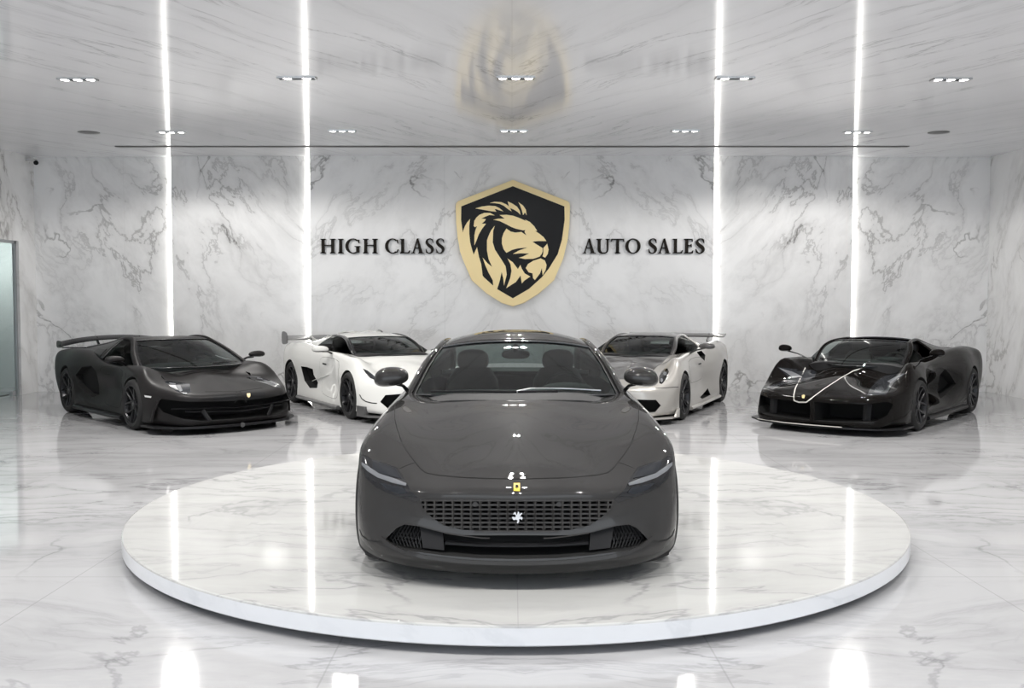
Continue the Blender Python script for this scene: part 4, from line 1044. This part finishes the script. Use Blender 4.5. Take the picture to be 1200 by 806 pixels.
# ------------------------------------------------------------------ poses and the shared mid-engined layout
def pose(Fpx, Rpx, lat, wb, side):
    """car origin (front axle middle, on the floor) from the wheel contacts seen in the photo; side -1 / +1 = visible flank"""
    a, b = at_z(*Fpx, 0), at_z(*Rpx, 0); d = (a - b); d.z = 0; d.normalize()
    mid = (a + b) / 2
    rz = math.atan2(d.x, -d.y); X = Vector((math.cos(rz), math.sin(rz), 0))
    o = mid + d * (wb / 2) - X * (side * lat)
    return (o.x, o.y, 0), rz
def table(fo, zn, w, wr, wb, cF, vF, cowl, cR, deck, yE, zt, belt, waist=(.93, .95), zb=.13, front_w=(.35, .68, .9), nose_drop=(0, .02, .06), fx=.86, ov={}):
    """fo: nose overhang; zn: five heights of the nose profile; cF/cR: crests over the wheels (x, z); vF: valley height beside the hood;
    cowl (y, z); deck height; belt (x, z) at the door"""
    f1, f2, f3 = front_w
    a, b, c, d, e = zn
    n0, n1, n2 = nose_drop
    cy, cz = cowl
    zc = lambda t: e + (cz - e) * t      # centre hood line
    T = [
     [(0,-fo,a),(0,-fo-.02,b),(0,-fo,c),(0,-fo-.03,d),(0,-fo+.09,e),(0,-fo+.25,zc(.14)),(0,-fo+.41,zc(.28)),(0,-fo+.56,zc(.4))],
     [(f1,-fo+.03,a),(f1,-fo+.01,b),(f1,-fo+.03,c),(f1-.01,-fo+.02,d+n0),(f1-.03,-fo+.14,e+n0),(f1*.7,-fo+.34,zc(.19)),(f1*.38,-fo+.55,zc(.36)),(0,-fo+.74,zc(.52))],
     [(f2,-fo+.14,a),(f2,-fo+.12,b),(f2,-fo+.15,c+.01),(f2-.02,-fo+.17,d+n1),(f2-.06,-fo+.33,e+n1+.02),(.46,-fo+.57,zc(.25)-(zc(.5)-vF)*.3),(.24,-fo+.75,zc(.48)),(0,-fo+.92,zc(.65))],
     [(f3-.02,-.64,a+.01),(f3+.01,-.64,b+.02),(f3+.01,-.60,c+.04),(f3,-.54,d+n2),(f3-.1,-.42,e+.12),(.56,-.15,(vF+e)/2+.01),(.29,0,zc(.62)),(0,.5*cy-.08,zc(.77))],
     [(w*.96,-.42,zb+.01),(w*.975,-.41,b+.06),(w*.985,-.37,c+.09),(w*.975,-.31,.61),(cF[0],-.19,cF[1]-.055),(.60,.04,vF-.02),(.31,.3*cy+.05,zc(.76)),(0,.68*cy-.02,zc(.86))],
     sidecol(0,(w*.965,w*.985,w,w*.995),(.15,.27,.45,.65),[(cF[0],.03,cF[1]),(.62,.22,vF+.02),(.32,.6*cy+.08,zc(.9)),(0,cy,cz)]),
     sidecol(.42,(waist[1],waist[1]+.01,waist[1]-.01,waist[1]),(zb,.25,.43,.65),[(cF[0]-.005,.40,cF[1]-.005),(.65,.42,(vF+belt[1])/2+.01),(.33,.44,cz),(0,.46+max(0,cy-.4),cz+.005)]),
     sidecol(.85,(waist[1],waist[1]-.01,waist[0],waist[0]),(zb,.25,.44,.68),[(belt[0],.85,belt[1]),(.66,.85,belt[1]),(.33,.85,belt[1]),(0,.87+max(0,cy-.4),belt[1])]),
     sidecol(1.35,(waist[1]+.01,waist[1],waist[0]-.01,waist[0]+.01),(zb,.25,.45,.70),[(belt[0]+.01,1.35,belt[1]+.02),(.66,1.35,belt[1]+.01),(.33,1.35,belt[1]),(0,1.35,belt[1])]),
     sidecol(1.85,(waist[1]+.03,waist[1]+.03,(waist[0]+wr)/2,(waist[0]+wr)/2+.01),(zb,.26,.47,.73),[(belt[0]+.02,1.85,(belt[1]+cR[1])/2+.01),(.66,1.85,(belt[1]+cR[1])/2),(.33,1.85,belt[1]+.03),(0,1.85,belt[1]+.03)]),
     sidecol(wb-.4,(wr-.02,wr-.01,wr-.01,wr),(zb+.01,.27,.48,.76),[(cR[0]+.01,wb-.4,cR[1]-.015),(.66,wb-.4,(cR[1]+deck)/2),(.33,wb-.4,deck),(0,wb-.4,deck)]),
     sidecol(wb,(wr-.02,wr,wr+.005,wr-.005),(zb+.02,.28,.50,.77),[(cR[0],wb,cR[1]),(.64,wb,(cR[1]+deck)/2),(.33,wb-.02,deck),(0,wb-.05,deck)]),
     sidecol(wb+.42,(wr-.05,wr-.03,wr-.02,wr-.03),(zb+.06,.32,.54,.79),[(cR[0]-.02,wb+.4,cR[1]-.01),(.62,wb+.35,(cR[1]+deck)/2),(.31,wb+.28,deck),(0,wb+.22,deck)]),
    ] + rear_cols(yE, wr - .05, zt, zb + .12, (wb + .4, wb + .53, wb + .64), deck)
    T = [[list(p) for p in r] for r in T]
    for (s, r), v in ov.items():
        for k in range(3):
            if v[k] is not None: T[s][r - 1][k] = v[k]
    return T
def front_pocket(c, poly, depth, m, mirror=False):
    full = poly + [(-x, z) for x, z in reversed(poly) if abs(x) > 1e-6] if not mirror else poly
    c.pocket(full, (0, 1, 0), depth, m, mirror=mirror, px=False, f3=lambda x, z: (x, -1, z), res=.04)
def wing(c, y, z, half, chord, m, pyl, ztop=None, end=True, arch_=.0, th=.02, endsize=(.22, .12), pm=None, name='rear_wing'):
    mb = MB(); pts = [(x, y, z - arch_ * (abs(x) / half) ** 2.2) for x in np.linspace(-half, half, 21)]
    mb.sweep(pts, chord / 2, th, 14, up=(0, -.22, 1), power=.9)
    o = mb.build(name, m, c.root, 40)
    for sg in (-1, 1):
        if end:
            q = [(-endsize[0] * .5, -.03), (-endsize[0] * .3, endsize[1] * .45), (endsize[0] * .5, endsize[1] * .5), (endsize[0] * .5, -endsize[1] * .5), (-endsize[0] * .35, -endsize[1] * .5)]
            MB().plate(smooth_poly(q, 4), -.008, .008, lambda a, b, t: (sg * half + t, y + a, z - arch_ + b)).build('wing_endplate', m, o)
        x, yb, zb_ = pyl
        MB().sweep([(sg * x, yb, zb_), (sg * x, (yb + y) / 2 + .01, (zb_ + z) / 2), (sg * x, y, z - arch_ * (x / half) ** 2.2)], [.05, .04, .05], .010, 8, up=(1, 0, 0)).build('wing_support', pm or m, o, 50)
    return o
# ------------------------------------------------------------------ matte black winged wedge car, left
m_matte = mat('matte_black_paint', (.012, .011, .0112), .42, .15, .0, .4, spec=.22)
loc, rz = pose((160.5, 503.5), (83, 482.5), .97, 2.74, -1)
bull = Car('car', 'matte black wedge-shaped sports car with a curved rear wing, leftmost on the floor', loc, rz)
c = bull
G = table(1.16, (.13,.20,.34,.485,.54), 1.035, 1.05, 2.74, (.89,.845), .77, (.08,.785), (.91,.985), .985, 3.70, .95, (.88,.83), (.93,.985), .13, front_w=(.38,.74,.96),
          ov={(7,3):(.92,None,None),(8,3):(.89,None,None),(8,4):(.97,None,None),(9,3):(.96,None,None),(9,4):(1.02,None,None)})
c.body(G, m_matte, m_dark, 8, 6)
c.arch(0, .35, .375, .62, m_arch); c.arch(2.74, .36, .385, .60, m_arch)
front_pocket(c, [(0,.43),(.4,.43),(.72,.445),(.90,.47),(.94,.40),(.90,.30),(.74,.22),(.5,.18),(0,.175)], .12, m_void)
c.pocket([(88.8,439),(96,430),(107,428.5),(113,436),(116,452),(116.5,462),(108.8,465.8),(99.5,461),(92,450)], (1, .35, 0), .10, m_void)
c.tub([(0,.32),(.5,.36),(.72,.6),(.76,.9),(.74,1.4),(.6,1.75),(0,1.8)], .28, m_int)
c.cut_all(28)
sec = [(.33,.80,.82,.60,.81),(.64,.935,.765,.86,.93),(.97,1.065,.69,1.12,1.05),(1.30,1.178,.59,1.38,1.16),(1.55,1.215,.555,1.6,1.195),(1.86,1.212,.54,1.88,1.185),(2.2,1.165,.53,2.2,1.12),(2.62,1.09,.55,2.62,1.05),(3.08,1.02,.6,3.08,.99)]
belt = [(.82,.60,.80),(.875,.85,.812),(.892,1.1,.825),(.895,1.36,.84),(.892,1.6,.86),(.875,1.88,.90),(.83,2.2,.945),(.77,2.62,.965),(.69,3.08,.95)]
sh_ = lambda y: y - .30 * max(0, min(1, (2.9 - y) / 1.2))
sec = [(sh_(a), b, d, sh_(e), f) for a, b, d, e, f in sec]; belt = [(a, sh_(b), d) for a, b, d in belt]
m_engine = mat('engine_cover_black', (.012, .012, .012), .4)
c.cabin(sec, belt, m_glass, m_matte, m_gloss, 3, 5.3, p=3.2, side=(.25, 4.75), rear_glass=False, quarter_m=m_engine, rail_r=(.04, .026), side_glass=m_sglass, b_pillar=None, bulge=.03, nu=8)
c.sidep('quarter_fin', 5.1, 6.3, m_matte, .55, .95, .015, .02)
c.interior(.48, .85, .72, 1.45, .40, 1, m_int, m_seat, m_dark, zfloor=.3)
c.wheel(0, .905, .345, .26, WM, 'Y5'); c.wheel(2.74, .885, .355, .33, WM, 'Y5')
wing(c, 3.42, 1.15, .93, .26, m_carbon, (.35, 3.25, .98), arch_=.10, endsize=(.26, .10))
MB().sweep([(-.35, 3.2, .985), (-.92, 3.3, 1.0), (-.94, 3.4, 1.04)], .02, .01, 6).build('wing_stay', m_carbon, c.root); MB().sweep([(.35, 3.2, .985), (.92, 3.3, 1.0), (.94, 3.4, 1.04)], .02, .01, 6).build('wing_stay', m_carbon, c.root)
h = c.patch('headlight', [(192.5,447.3),(197.5,446.3),(210,447.5),(222.5,450.2),(223.5,459.5),(216,462),(207,458.5)], m_lens, .003, 1.5)
for o, q in zip(c.patch('light_bar', [(206,452),(211,451),(214,458),(211,459)], m_drl, .006, 1.5), h): o.parent = q
for o, q in zip(c.patch('light_bar', [(198,448.5),(206,449.5),(205,451),(199.5,450)], m_drl, .006, 1.5), h): o.parent = q
c.patch('side_marker', [(169.3,463),(177.5,464.3),(177,466.2),(170.2,465.2)], m_white, .004, 1.2)
c.strip('shut_line', [(147.5,437),(147,452),(147.5,470),(148,480)], .008, m_gap, .002)
for z, hw, y in ((.305, .68, -1.08), (.35, .84, -1.02)):
    MB().sweep([(-hw, y + .10, z), (-hw * .6, y + .0, z - .01), (0, y - .03, z - .03), (hw * .6, y, z - .01), (hw, y + .10, z)], .05, .008, 6).build('intake_vane', m_carbon, c.root, 40)
for sg in (-1, 1):
    MB().sweep([(sg * .42, -1.13, .18), (sg * .50, -1.10, .32)], .012, .03, 6).build('intake_strut', m_carbon, c.root)
    MB().sweep([(sg * 1.0, -.64, .17), (sg * .975, -.68, .32), (sg * .92, -.68, .44)], .015, .04, 6).build('bumper_fin', m_matte, c.root)
c.plate('front_splitter', [(0,-1.22),(.4,-1.19),(.78,-1.05),(1.02,-.76),(1.06,-.42),(.8,-.42),(0,-.5)], .085, .115, m_carbon)
for sg in (-1, 1):
    MB().sweep([(sg * 1.0, .42, .125), (sg * 1.02, 1.2, .125), (sg * 1.05, 2.32, .135)], .045, .035, 8).build('side_skirt', m_carbon, c.root, 40)
    MB().plate([(sg*.75,-.72),(sg*.75,-.5),(sg*.80,-.5)], .0, .085).build('skirt_strake', m_dark, c.root)
c.patch('hood_vent', [(248.5,463),(280.5,461.5),(276.5,469.5),(251,470.3)], m_carbon, .003, 2)
c.strip('hood_crease', [(240,459),(281,458.5),(289,471)], .012, m_gap, .002)
c.patch('hood_badge', [(289.2,461.2),(293,461),(293.2,464),(291.4,466),(289.5,464.3)], m_gold, .006, 1, mirror=False)
c.mirror((1.07, .48, .935), (.13, .07, .055), (.86, .60, .84), m_matte, m_gloss, m_mglass, .02, .0)
MB().sweep([(-.55, .28, .85), (-.1, .12, .83), (.3, .15, .835)], .012, .010, 6).build('wiper', m_dark, c.root, 40)
MB().sweep([(-.1, .20, .855), (.3, .17, .85), (.66, .32, .845)], .012, .010, 6).build('wiper', m_dark, c.root, 40)
MB().lathe([(0, -.004), (.03, -.004), (.034, .004)], 16, 'Y', (0.0, -1.225, .10)).build('reflection_dot', m_cap, c.root)  # disc modelled in place of a small reflection on the nose
door(c, [(.50, .55), (.58, .77), (1.28, .79), (1.36, .66), (1.30, .40), (1.18, .27), (.62, .25), (.52, .36)], m_matte)
# ------------------------------------------------------------------ glossy black open car, right
m_blk = paint('gloss_black_paint', (.006, .0052, .0048), .0, .3, .6, coat_ior=1.3)
loc, rz = pose((1072, 504.5), (1136, 482.5), .97, 2.72, 1)
opn = Car('car', 'glossy black open-topped sports car with thin white stripes, rightmost on the floor', loc, rz)
c = opn
G = table(1.20, (.12,.18,.32,.455,.51), 1.04, 1.04, 2.72, (.89,.915), .71, (.14,.80), (.90,1.02), .97, 3.70, .97, (.86,.88), (.91,.99), .13, front_w=(.40,.78,.99),
          ov={(7,3):(.80,None,.44),(7,2):(.96,None,None),(7,4):(.90,None,.72),(8,3):(.77,None,.46),(8,2):(.98,None,.24),(8,4):(.91,None,.74),(9,3):(.92,None,None),(9,4):(.98,None,None)})
c.body(G, m_blk, m_dark, 8, 6)
c.arch(0, .35, .375, .62, m_arch); c.arch(2.72, .36, .385, .60, m_arch)
front_pocket(c, [(.03,.425),(.3,.415),(.66,.425),(.86,.455),(.92,.42),(.88,.28),(.76,.20),(.4,.175),(.03,.172)], .16, m_void, mirror=True)
c.pocket([(1098.5,459),(1101,440),(1107.5,432),(1113,438),(1120.5,450),(1111,460),(1102.5,467)], (-1, .3, 0), .12, m_void)
c.tub([(0,.42),(.5,.46),(.68,.65),(.72,.9),(.70,1.3),(.58,1.65),(0,1.7)], .28, m_int)
c.cut_all(28)
sec = [(.44,.815,.66,.88,.85),(.72,.96,.66,1.0,.955),(1.0,1.09,.64,1.18,1.075),(1.27,1.172,.57,1.37,1.145),(1.58,1.20,.53,1.62,1.165),(1.9,1.205,.5,1.92,1.165),(2.3,1.15,.47,2.3,1.10),(2.75,1.06,.46,2.75,1.02),(3.2,.985,.5,3.2,.96)]
belt = [(.66,.88,.845),(.79,1.02,.87),(.82,1.18,.905),(.825,1.38,.91),(.82,1.62,.92),(.80,1.93,.945),(.74,2.3,.975),(.66,2.75,.985),(.6,3.2,.96)]
sh_ = lambda y: y - .34 * max(0, min(1, (3.0 - y) / 1.2))
sec = [(sh_(a), b, d, sh_(e), f) for a, b, d, e, f in sec]; belt = [(a, sh_(b), d) for a, b, d in belt]
c.cabin(sec, belt, m_glass, m_blk, m_gloss, 3, 5.0, p=2.6, side=None, rear_glass=False, rail_r=(.03, .022), roof=False, nu=9, quarter_m=m_blk)
c.sidep('buttress', 4.6, 8, m_blk, 0, 1, 0, .02)
c.crown('roll_hoop', 4.55, 5.02, m_gloss, thick=.03)
c.sidep('side_window', .2, 2.0, m_sglass, .05, 1)
c.interior(.54, .89, .70, 1.40, .42, 1, m_int, m_seat, m_dark, zfloor=.3)
c.wheel(0, .905, .345, .26, WM, 'Y5'); c.wheel(2.72, .875, .355, .33, WM, 'S10')
m_stripe = mat('white_pinstripe', (.62, .60, .56), .3, 0, .6)
c.strip('pinstripe', [(943.7,430.8),(938,443),(932,455),(930.2,463),(930.6,469.2),(936,471.2),(944.9,471.2),(955,463.5),(966.7,454.9),(985,443),(1000,434.5),(1010,431.3)], .016, m_stripe, .002, mirror=False)
h = c.patch('headlight', [(1016.2,463.2),(1019.8,455),(1027,447),(1036.7,440.6),(1050,438),(1062.5,436.8),(1056,442),(1047,449),(1038,462.5)], m_lens, .003, 1.5)
for o, q in zip(c.patch('light_bar', [(1040,447),(1050,441.5),(1060,438),(1055,441.5),(1044,449)], m_drl, .006, 1.5), h): o.parent = q
for o, q in zip(c.patch('lamp_lens', [(1024,460),(1026,455),(1033,453),(1036,456),(1032,461)], m_lensl, .006, 1.5), h): o.parent = q
c.patch('hood_badge', [(939.5,463.6),(942,462.4),(943.3,463.6),(942.3,466.6),(940.2,466.4)], mat('badge_gold', srgb(215, 195, 140), .35, .2, .5), .005, 1, mirror=False)
c.plate('front_splitter', [(0,-1.25),(.4,-1.22),(.80,-1.08),(1.05,-.80),(1.07,-.44),(.8,-.42),(0,-.5)], .088, .110, m_carbon)
MB().sweep([(-.84,-1.05,.114),(-.4,-1.215,.114),(0,-1.245,.114),(.4,-1.215,.114)], .008, .006, 6).build('splitter_stripe', m_stripe, c.root)
for sg in (-1, 1):
    MB().sweep([(sg * .99, .42, .125), (sg * 1.01, 1.2, .125), (sg * 1.03, 2.3, .135)], .045, .035, 8).build('side_skirt', m_carbon, c.root, 40)
    MB().sweep([(sg * .64, -.98, .20), (sg * .64, -.96, .41)], .06, .02, 6).build('intake_vane', m_carbon, c.root)
c.mirror((1.10, .46, 1.03), (.10, .075, .06), (.78, .58, .88), m_blk, m_gloss, m_mglass, .012, .0)
MB().sweep([(-.55, .46, .90), (-.1, .28, .885), (.25, .28, .88)], .012, .010, 6).build('wiper', m_dark, c.root, 40)
door(c, [(.52, .58), (.60, .80), (1.14, .83), (1.16, .70), (1.10, .52), (1.00, .40), (.62, .36), (.54, .46)], m_blk)
# ------------------------------------------------------------------ white car behind, left
m_wht = paint('pearl_white_paint', (.68, .68, .655), .0, .35, 1.0)
loc, rz = pose((413, 491.5), (343, 470.5), .95, 2.74, -1)
wht = Car('car', 'pearl white sports car with a rear wing, left behind the dark grey coupe', loc, rz)
c = wht
G = table(1.08, (.14,.20,.36,.51,.58), 1.01, 1.02, 2.74, (.87,.905), .81, (.36,.89), (.88,1.02), 1.01, 3.50, 1.0, (.86,.92), (.93,.96), .14, nose_drop=(0,.02,.05))
c.body(G, m_wht, m_dark, 8, 6)
c.arch(0, .35, .38, .62, m_arch); c.arch(2.74, .36, .39, .60, m_arch)
front_pocket(c, [(.30,.42),(.55,.44),(.74,.42),(.80,.32),(.72,.22),(.5,.20),(.3,.20)], .12, m_void, mirror=True)
c.pocket([(352.6,429),(360,430),(366.6,432.4),(367.6,439),(372.6,448),(371.6,454.6),(363,454.6),(357,446)], (1, .3, 0), .10, m_void)
c.tub([(0,.62),(.5,.72),(.70,.98),(.76,1.2),(.74,1.7),(.6,2.05),(0,2.1)], .28, m_int)
c.cut_all(28)
sec = [(.40,.895,.60,.74,.90),(.64,1.0,.60,.88,.99),(.9,1.095,.575,1.06,1.08),(1.18,1.175,.54,1.28,1.15),(1.5,1.225,.53,1.58,1.185),(1.9,1.235,.53,1.93,1.175),(2.3,1.19,.54,2.3,1.12),(2.75,1.11,.5,2.75,1.06),(3.1,1.05,.5,3.1,1.03)]
belt = [(.60,.74,.892),(.79,.92,.905),(.85,1.12,.915),(.865,1.34,.92),(.865,1.62,.935),(.85,1.95,.965),(.80,2.3,1.0),(.7,2.75,1.03),(.6,3.1,1.02)]
c.cabin(sec, belt, m_glass, m_wht, m_gloss, 3, 5.5, p=2.3, side_glass=m_sglass, side=(.1, 4.9), rear_glass=False, rail_r=(.03, .02), b_pillar=None, nu=9, rail_m=m_gloss, bulge=.03)
for o in [o for o in c.root.children if o.name.startswith('roof_rail')]: pass
c.interior(.80, .95, .72, 1.75, .42, 1, m_int, m_seat, m_dark, zfloor=.3)
c.wheel(0, .865, .35, .26, WM, 'Y5'); c.wheel(2.74, .845, .36, .33, WM, 'Y5')
m_cgrey = mat('carbon_grey', (.09, .09, .09), .35, 0, .5)
wing(c, 3.36, 1.10, .92, .30, m_cgrey, (.45, 3.0, 1.03), arch_=.0, endsize=(.30, .20), pm=m_wht)
MB().sweep([(-.2, 1.7, 1.235), (-.2, 2.1, 1.235), (-.18, 2.5, 1.2)], .05, .02, 8).build('roof_scoop', m_wht, c.root, 40); MB().sweep([(.2, 1.7, 1.235), (.2, 2.1, 1.235), (.18, 2.5, 1.2)], .05, .02, 8).build('roof_scoop', m_wht, c.root, 40)
c.patch('headlight', [(425.3,432),(430.8,434.4),(436.5,438.6),(440.6,442.6),(440.4,445.6),(434,443.2),(429,438)], m_lens, .003, 1.5)
c.strip('bumper_crease', [(421.5,462.3),(424,467),(428.5,470.3),(435,472),(441.9,472.6)], .014, m_gap, .003)
c.plate('front_splitter', [(0,-1.10),(.4,-1.07),(.74,-.95),(.96,-.70),(1.01,-.42),(.8,-.42),(0,-.5)], .09, .118, m_cgrey)
for sg in (-1, 1):
    MB().sweep([(sg * .975, .42, .13), (sg * .99, 1.2, .13), (sg * 1.02, 2.3, .14)], .045, .03, 8).build('side_skirt', m_cgrey, c.root, 40)
    MB().plate([(sg*.97,-.62),(sg*1.0,-.42),(sg*1.0,-.40),(sg*.9,-.40),(sg*.9,-.6)], .118, .24, lambda x, y, z: (x, y, z)).build('bumper_fin', m_cgrey, c.root)
    MB().sweep([(sg * .93, .95, .60), (sg * .94, 1.4, .52), (sg * .95, 1.75, .44)], .006, .006, 6).build('door_crease', m_wht, c.root)
c.mirror((1.09, .92, 1.0), (.13, .10, .06), (.86, 1.04, .925), m_wht, m_gloss, m_mglass, .016, .0)
door(c, [(.50, .58), (.58, .82), (1.32, .85), (1.38, .70), (1.34, .44), (1.22, .28), (.62, .25), (.52, .38)], m_wht)
# ------------------------------------------------------------------ silver and carbon car behind, right
m_slv = paint('silver_grey_paint', (.43, .415, .39), .5, .34, 1.0)
m_cbn = mat('carbon_weave', (.055, .052, .05), .28, .2, 1.0)
loc, rz = pose((799, 491), (842, 470.5), .93, 2.795, 1)
slv = Car('car', 'silver grey sports car with dark roof and hood, right behind the dark grey coupe', loc, rz)
c = slv
G = table(1.02, (.13,.19,.34,.49,.56), 1.01, 1.02, 2.795, (.86,.915), .80, (.44,.88), (.88,1.05), 1.0, 3.55, 1.0, (.84,.92), (.93,.955), .13, nose_drop=(0,.02,.05))
c.body(G, m_slv, m_dark, 8, 6)
c.arch(0, .35, .38, .62, m_arch); c.arch(2.795, .36, .39, .60, m_arch)
front_pocket(c, [(.28,.34),(.55,.37),(.76,.36),(.82,.28),(.76,.19),(.5,.17),(.28,.17)], .12, m_void, mirror=True)
c.pocket([(820.5,465.5),(829.5,455),(832.6,462.6),(823,467.3)], (-1, .2, 0), .10, m_void)
c.pocket([(816.5,412.5),(822,410.8),(826.6,416),(825.6,422.6),(820.5,418)], (-1, .1, -.1), .08, m_void)
c.tub([(0,.70),(.5,.78),(.66,1.0),(.74,1.25),(.70,1.7),(.58,2.05),(0,2.1)], .28, m_int)
c.cut_all(28)
sec = [(.46,.885,.58,.80,.895),(.72,.995,.585,.95,.985),(1.0,1.10,.56,1.13,1.085),(1.28,1.185,.52,1.36,1.16),(1.6,1.232,.51,1.64,1.19),(1.95,1.23,.50,1.98,1.175),(2.35,1.17,.44,2.35,1.12),(2.8,1.09,.4,2.8,1.06),(3.15,1.04,.42,3.15,1.02)]
belt = [(.58,.80,.888),(.78,.98,.905),(.84,1.17,.915),(.855,1.42,.93),(.845,1.67,.945),(.80,1.98,.975),(.70,2.35,1.01),(.58,2.8,1.03),(.52,3.15,1.01)]
c.cabin(sec, belt, m_glass, m_cbn, m_gloss, 3, 5.4, p=2.5, side_glass=m_sglass, side=(.2, 4.4), rear_glass=False, rail_r=(.035, .022), nu=9, quarter_m=m_slv, bulge=.03)
c.interior(.86, .94, .70, 1.75, .42, 1, m_int, m_seat, m_dark, zfloor=.3)
c.wheel(0, .865, .345, .26, WM, 'P7'); c.wheel(2.795, .845, .36, .33, WM, 'P7')
wing(c, 3.42, 1.14, .90, .26, m_cbn, (.62, 3.2, 1.03), arch_=.0, end=False)
h = c.patch('headlight', [(772.6,449),(772.3,441.5),(775,436),(778.8,431.9),(782.3,431.9),(783.8,435.5),(780,444.5),(775.8,449.8)], m_gloss, .003, 1.5)
def disc(cx, cy, rx, ry): return [(cx + rx * math.cos(a), cy + ry * math.sin(a)) for a in np.linspace(0, 2 * math.pi, 14, endpoint=False)]
for q in (disc(779.4, 437.8, 1.9, 2.2), disc(775.2, 445.6, 1.7, 2.2)):
    for o, p in zip(c.patch('lamp_lens', q, m_drl, .007, 1), h): o.parent = p
c.patch('hood', [(0, -.70), (.30, -.66), (.46, -.30), (.56, .2), (.60, .62), (.3, .52), (0, .47), (-.3, .52), (-.60, .62), (-.56, .2), (-.46, -.30), (-.30, -.66)], m_cbn, .003, .05, mirror=False, px=False, d=(0, 0, -1), f3=lambda x, y: (x, y, 1.0))
c.strip('shut_line', [(768,454.6),(780,454.2),(795,453.4)], .008, m_gap, .002)
c.plate('front_splitter', [(0,-1.06),(.4,-1.03),(.74,-.92),(.96,-.68),(1.01,-.42),(.8,-.42),(0,-.5)], .085, .11, m_slv)
for sg in (-1, 1):
    MB().sweep([(sg * .97, .42, .125), (sg * .985, 1.2, .125), (sg * 1.01, 2.38, .135)], .045, .03, 8).build('side_skirt', m_slv, c.root, 40)
    MB().plate([(-.62,.11),(-.42,.11),(-.42,.22),(-.5,.2),(-.6,.14)], 0, .03, lambda a, b, t: (sg * (.98 + t), a, b)).build('bumper_fin', m_slv, c.root)
c.mirror((1.12, .86, 1.05), (.13, .09, .055), (.82, 1.0, .93), m_cbn, m_gloss, m_mglass, .012, .0)
door(c, [(.50, .60), (.56, .82), (1.36, .85), (1.44, .70), (1.42, .56), (1.30, .50), (.64, .50), (.52, .54)], m_slv)
# ------------------------------------------------------------------ light of the place
w = bpy.data.worlds.new('daylight'); S.world = w; w.use_nodes = True
bg = w.node_tree.nodes['Background']; bg.inputs[0].default_value = (.86, .93, 1.0, 1); bg.inputs[1].default_value = WORLD
S.view_settings.view_transform = 'Standard'; S.view_settings.look = 'None'; S.view_settings.gamma = 1; S.view_settings.use_curve_mapping = False
S.view_settings.exposure = EXPO
S.cycles.max_bounces = 10; S.cycles.diffuse_bounces = 5; S.cycles.glossy_bounces = 5; S.cycles.transparent_max_bounces = 16
S.cycles.use_denoising = True; S.cycles.sample_clamp_indirect = 6.0; S.cycles.caustics_reflective = False; S.cycles.caustics_refractive = False
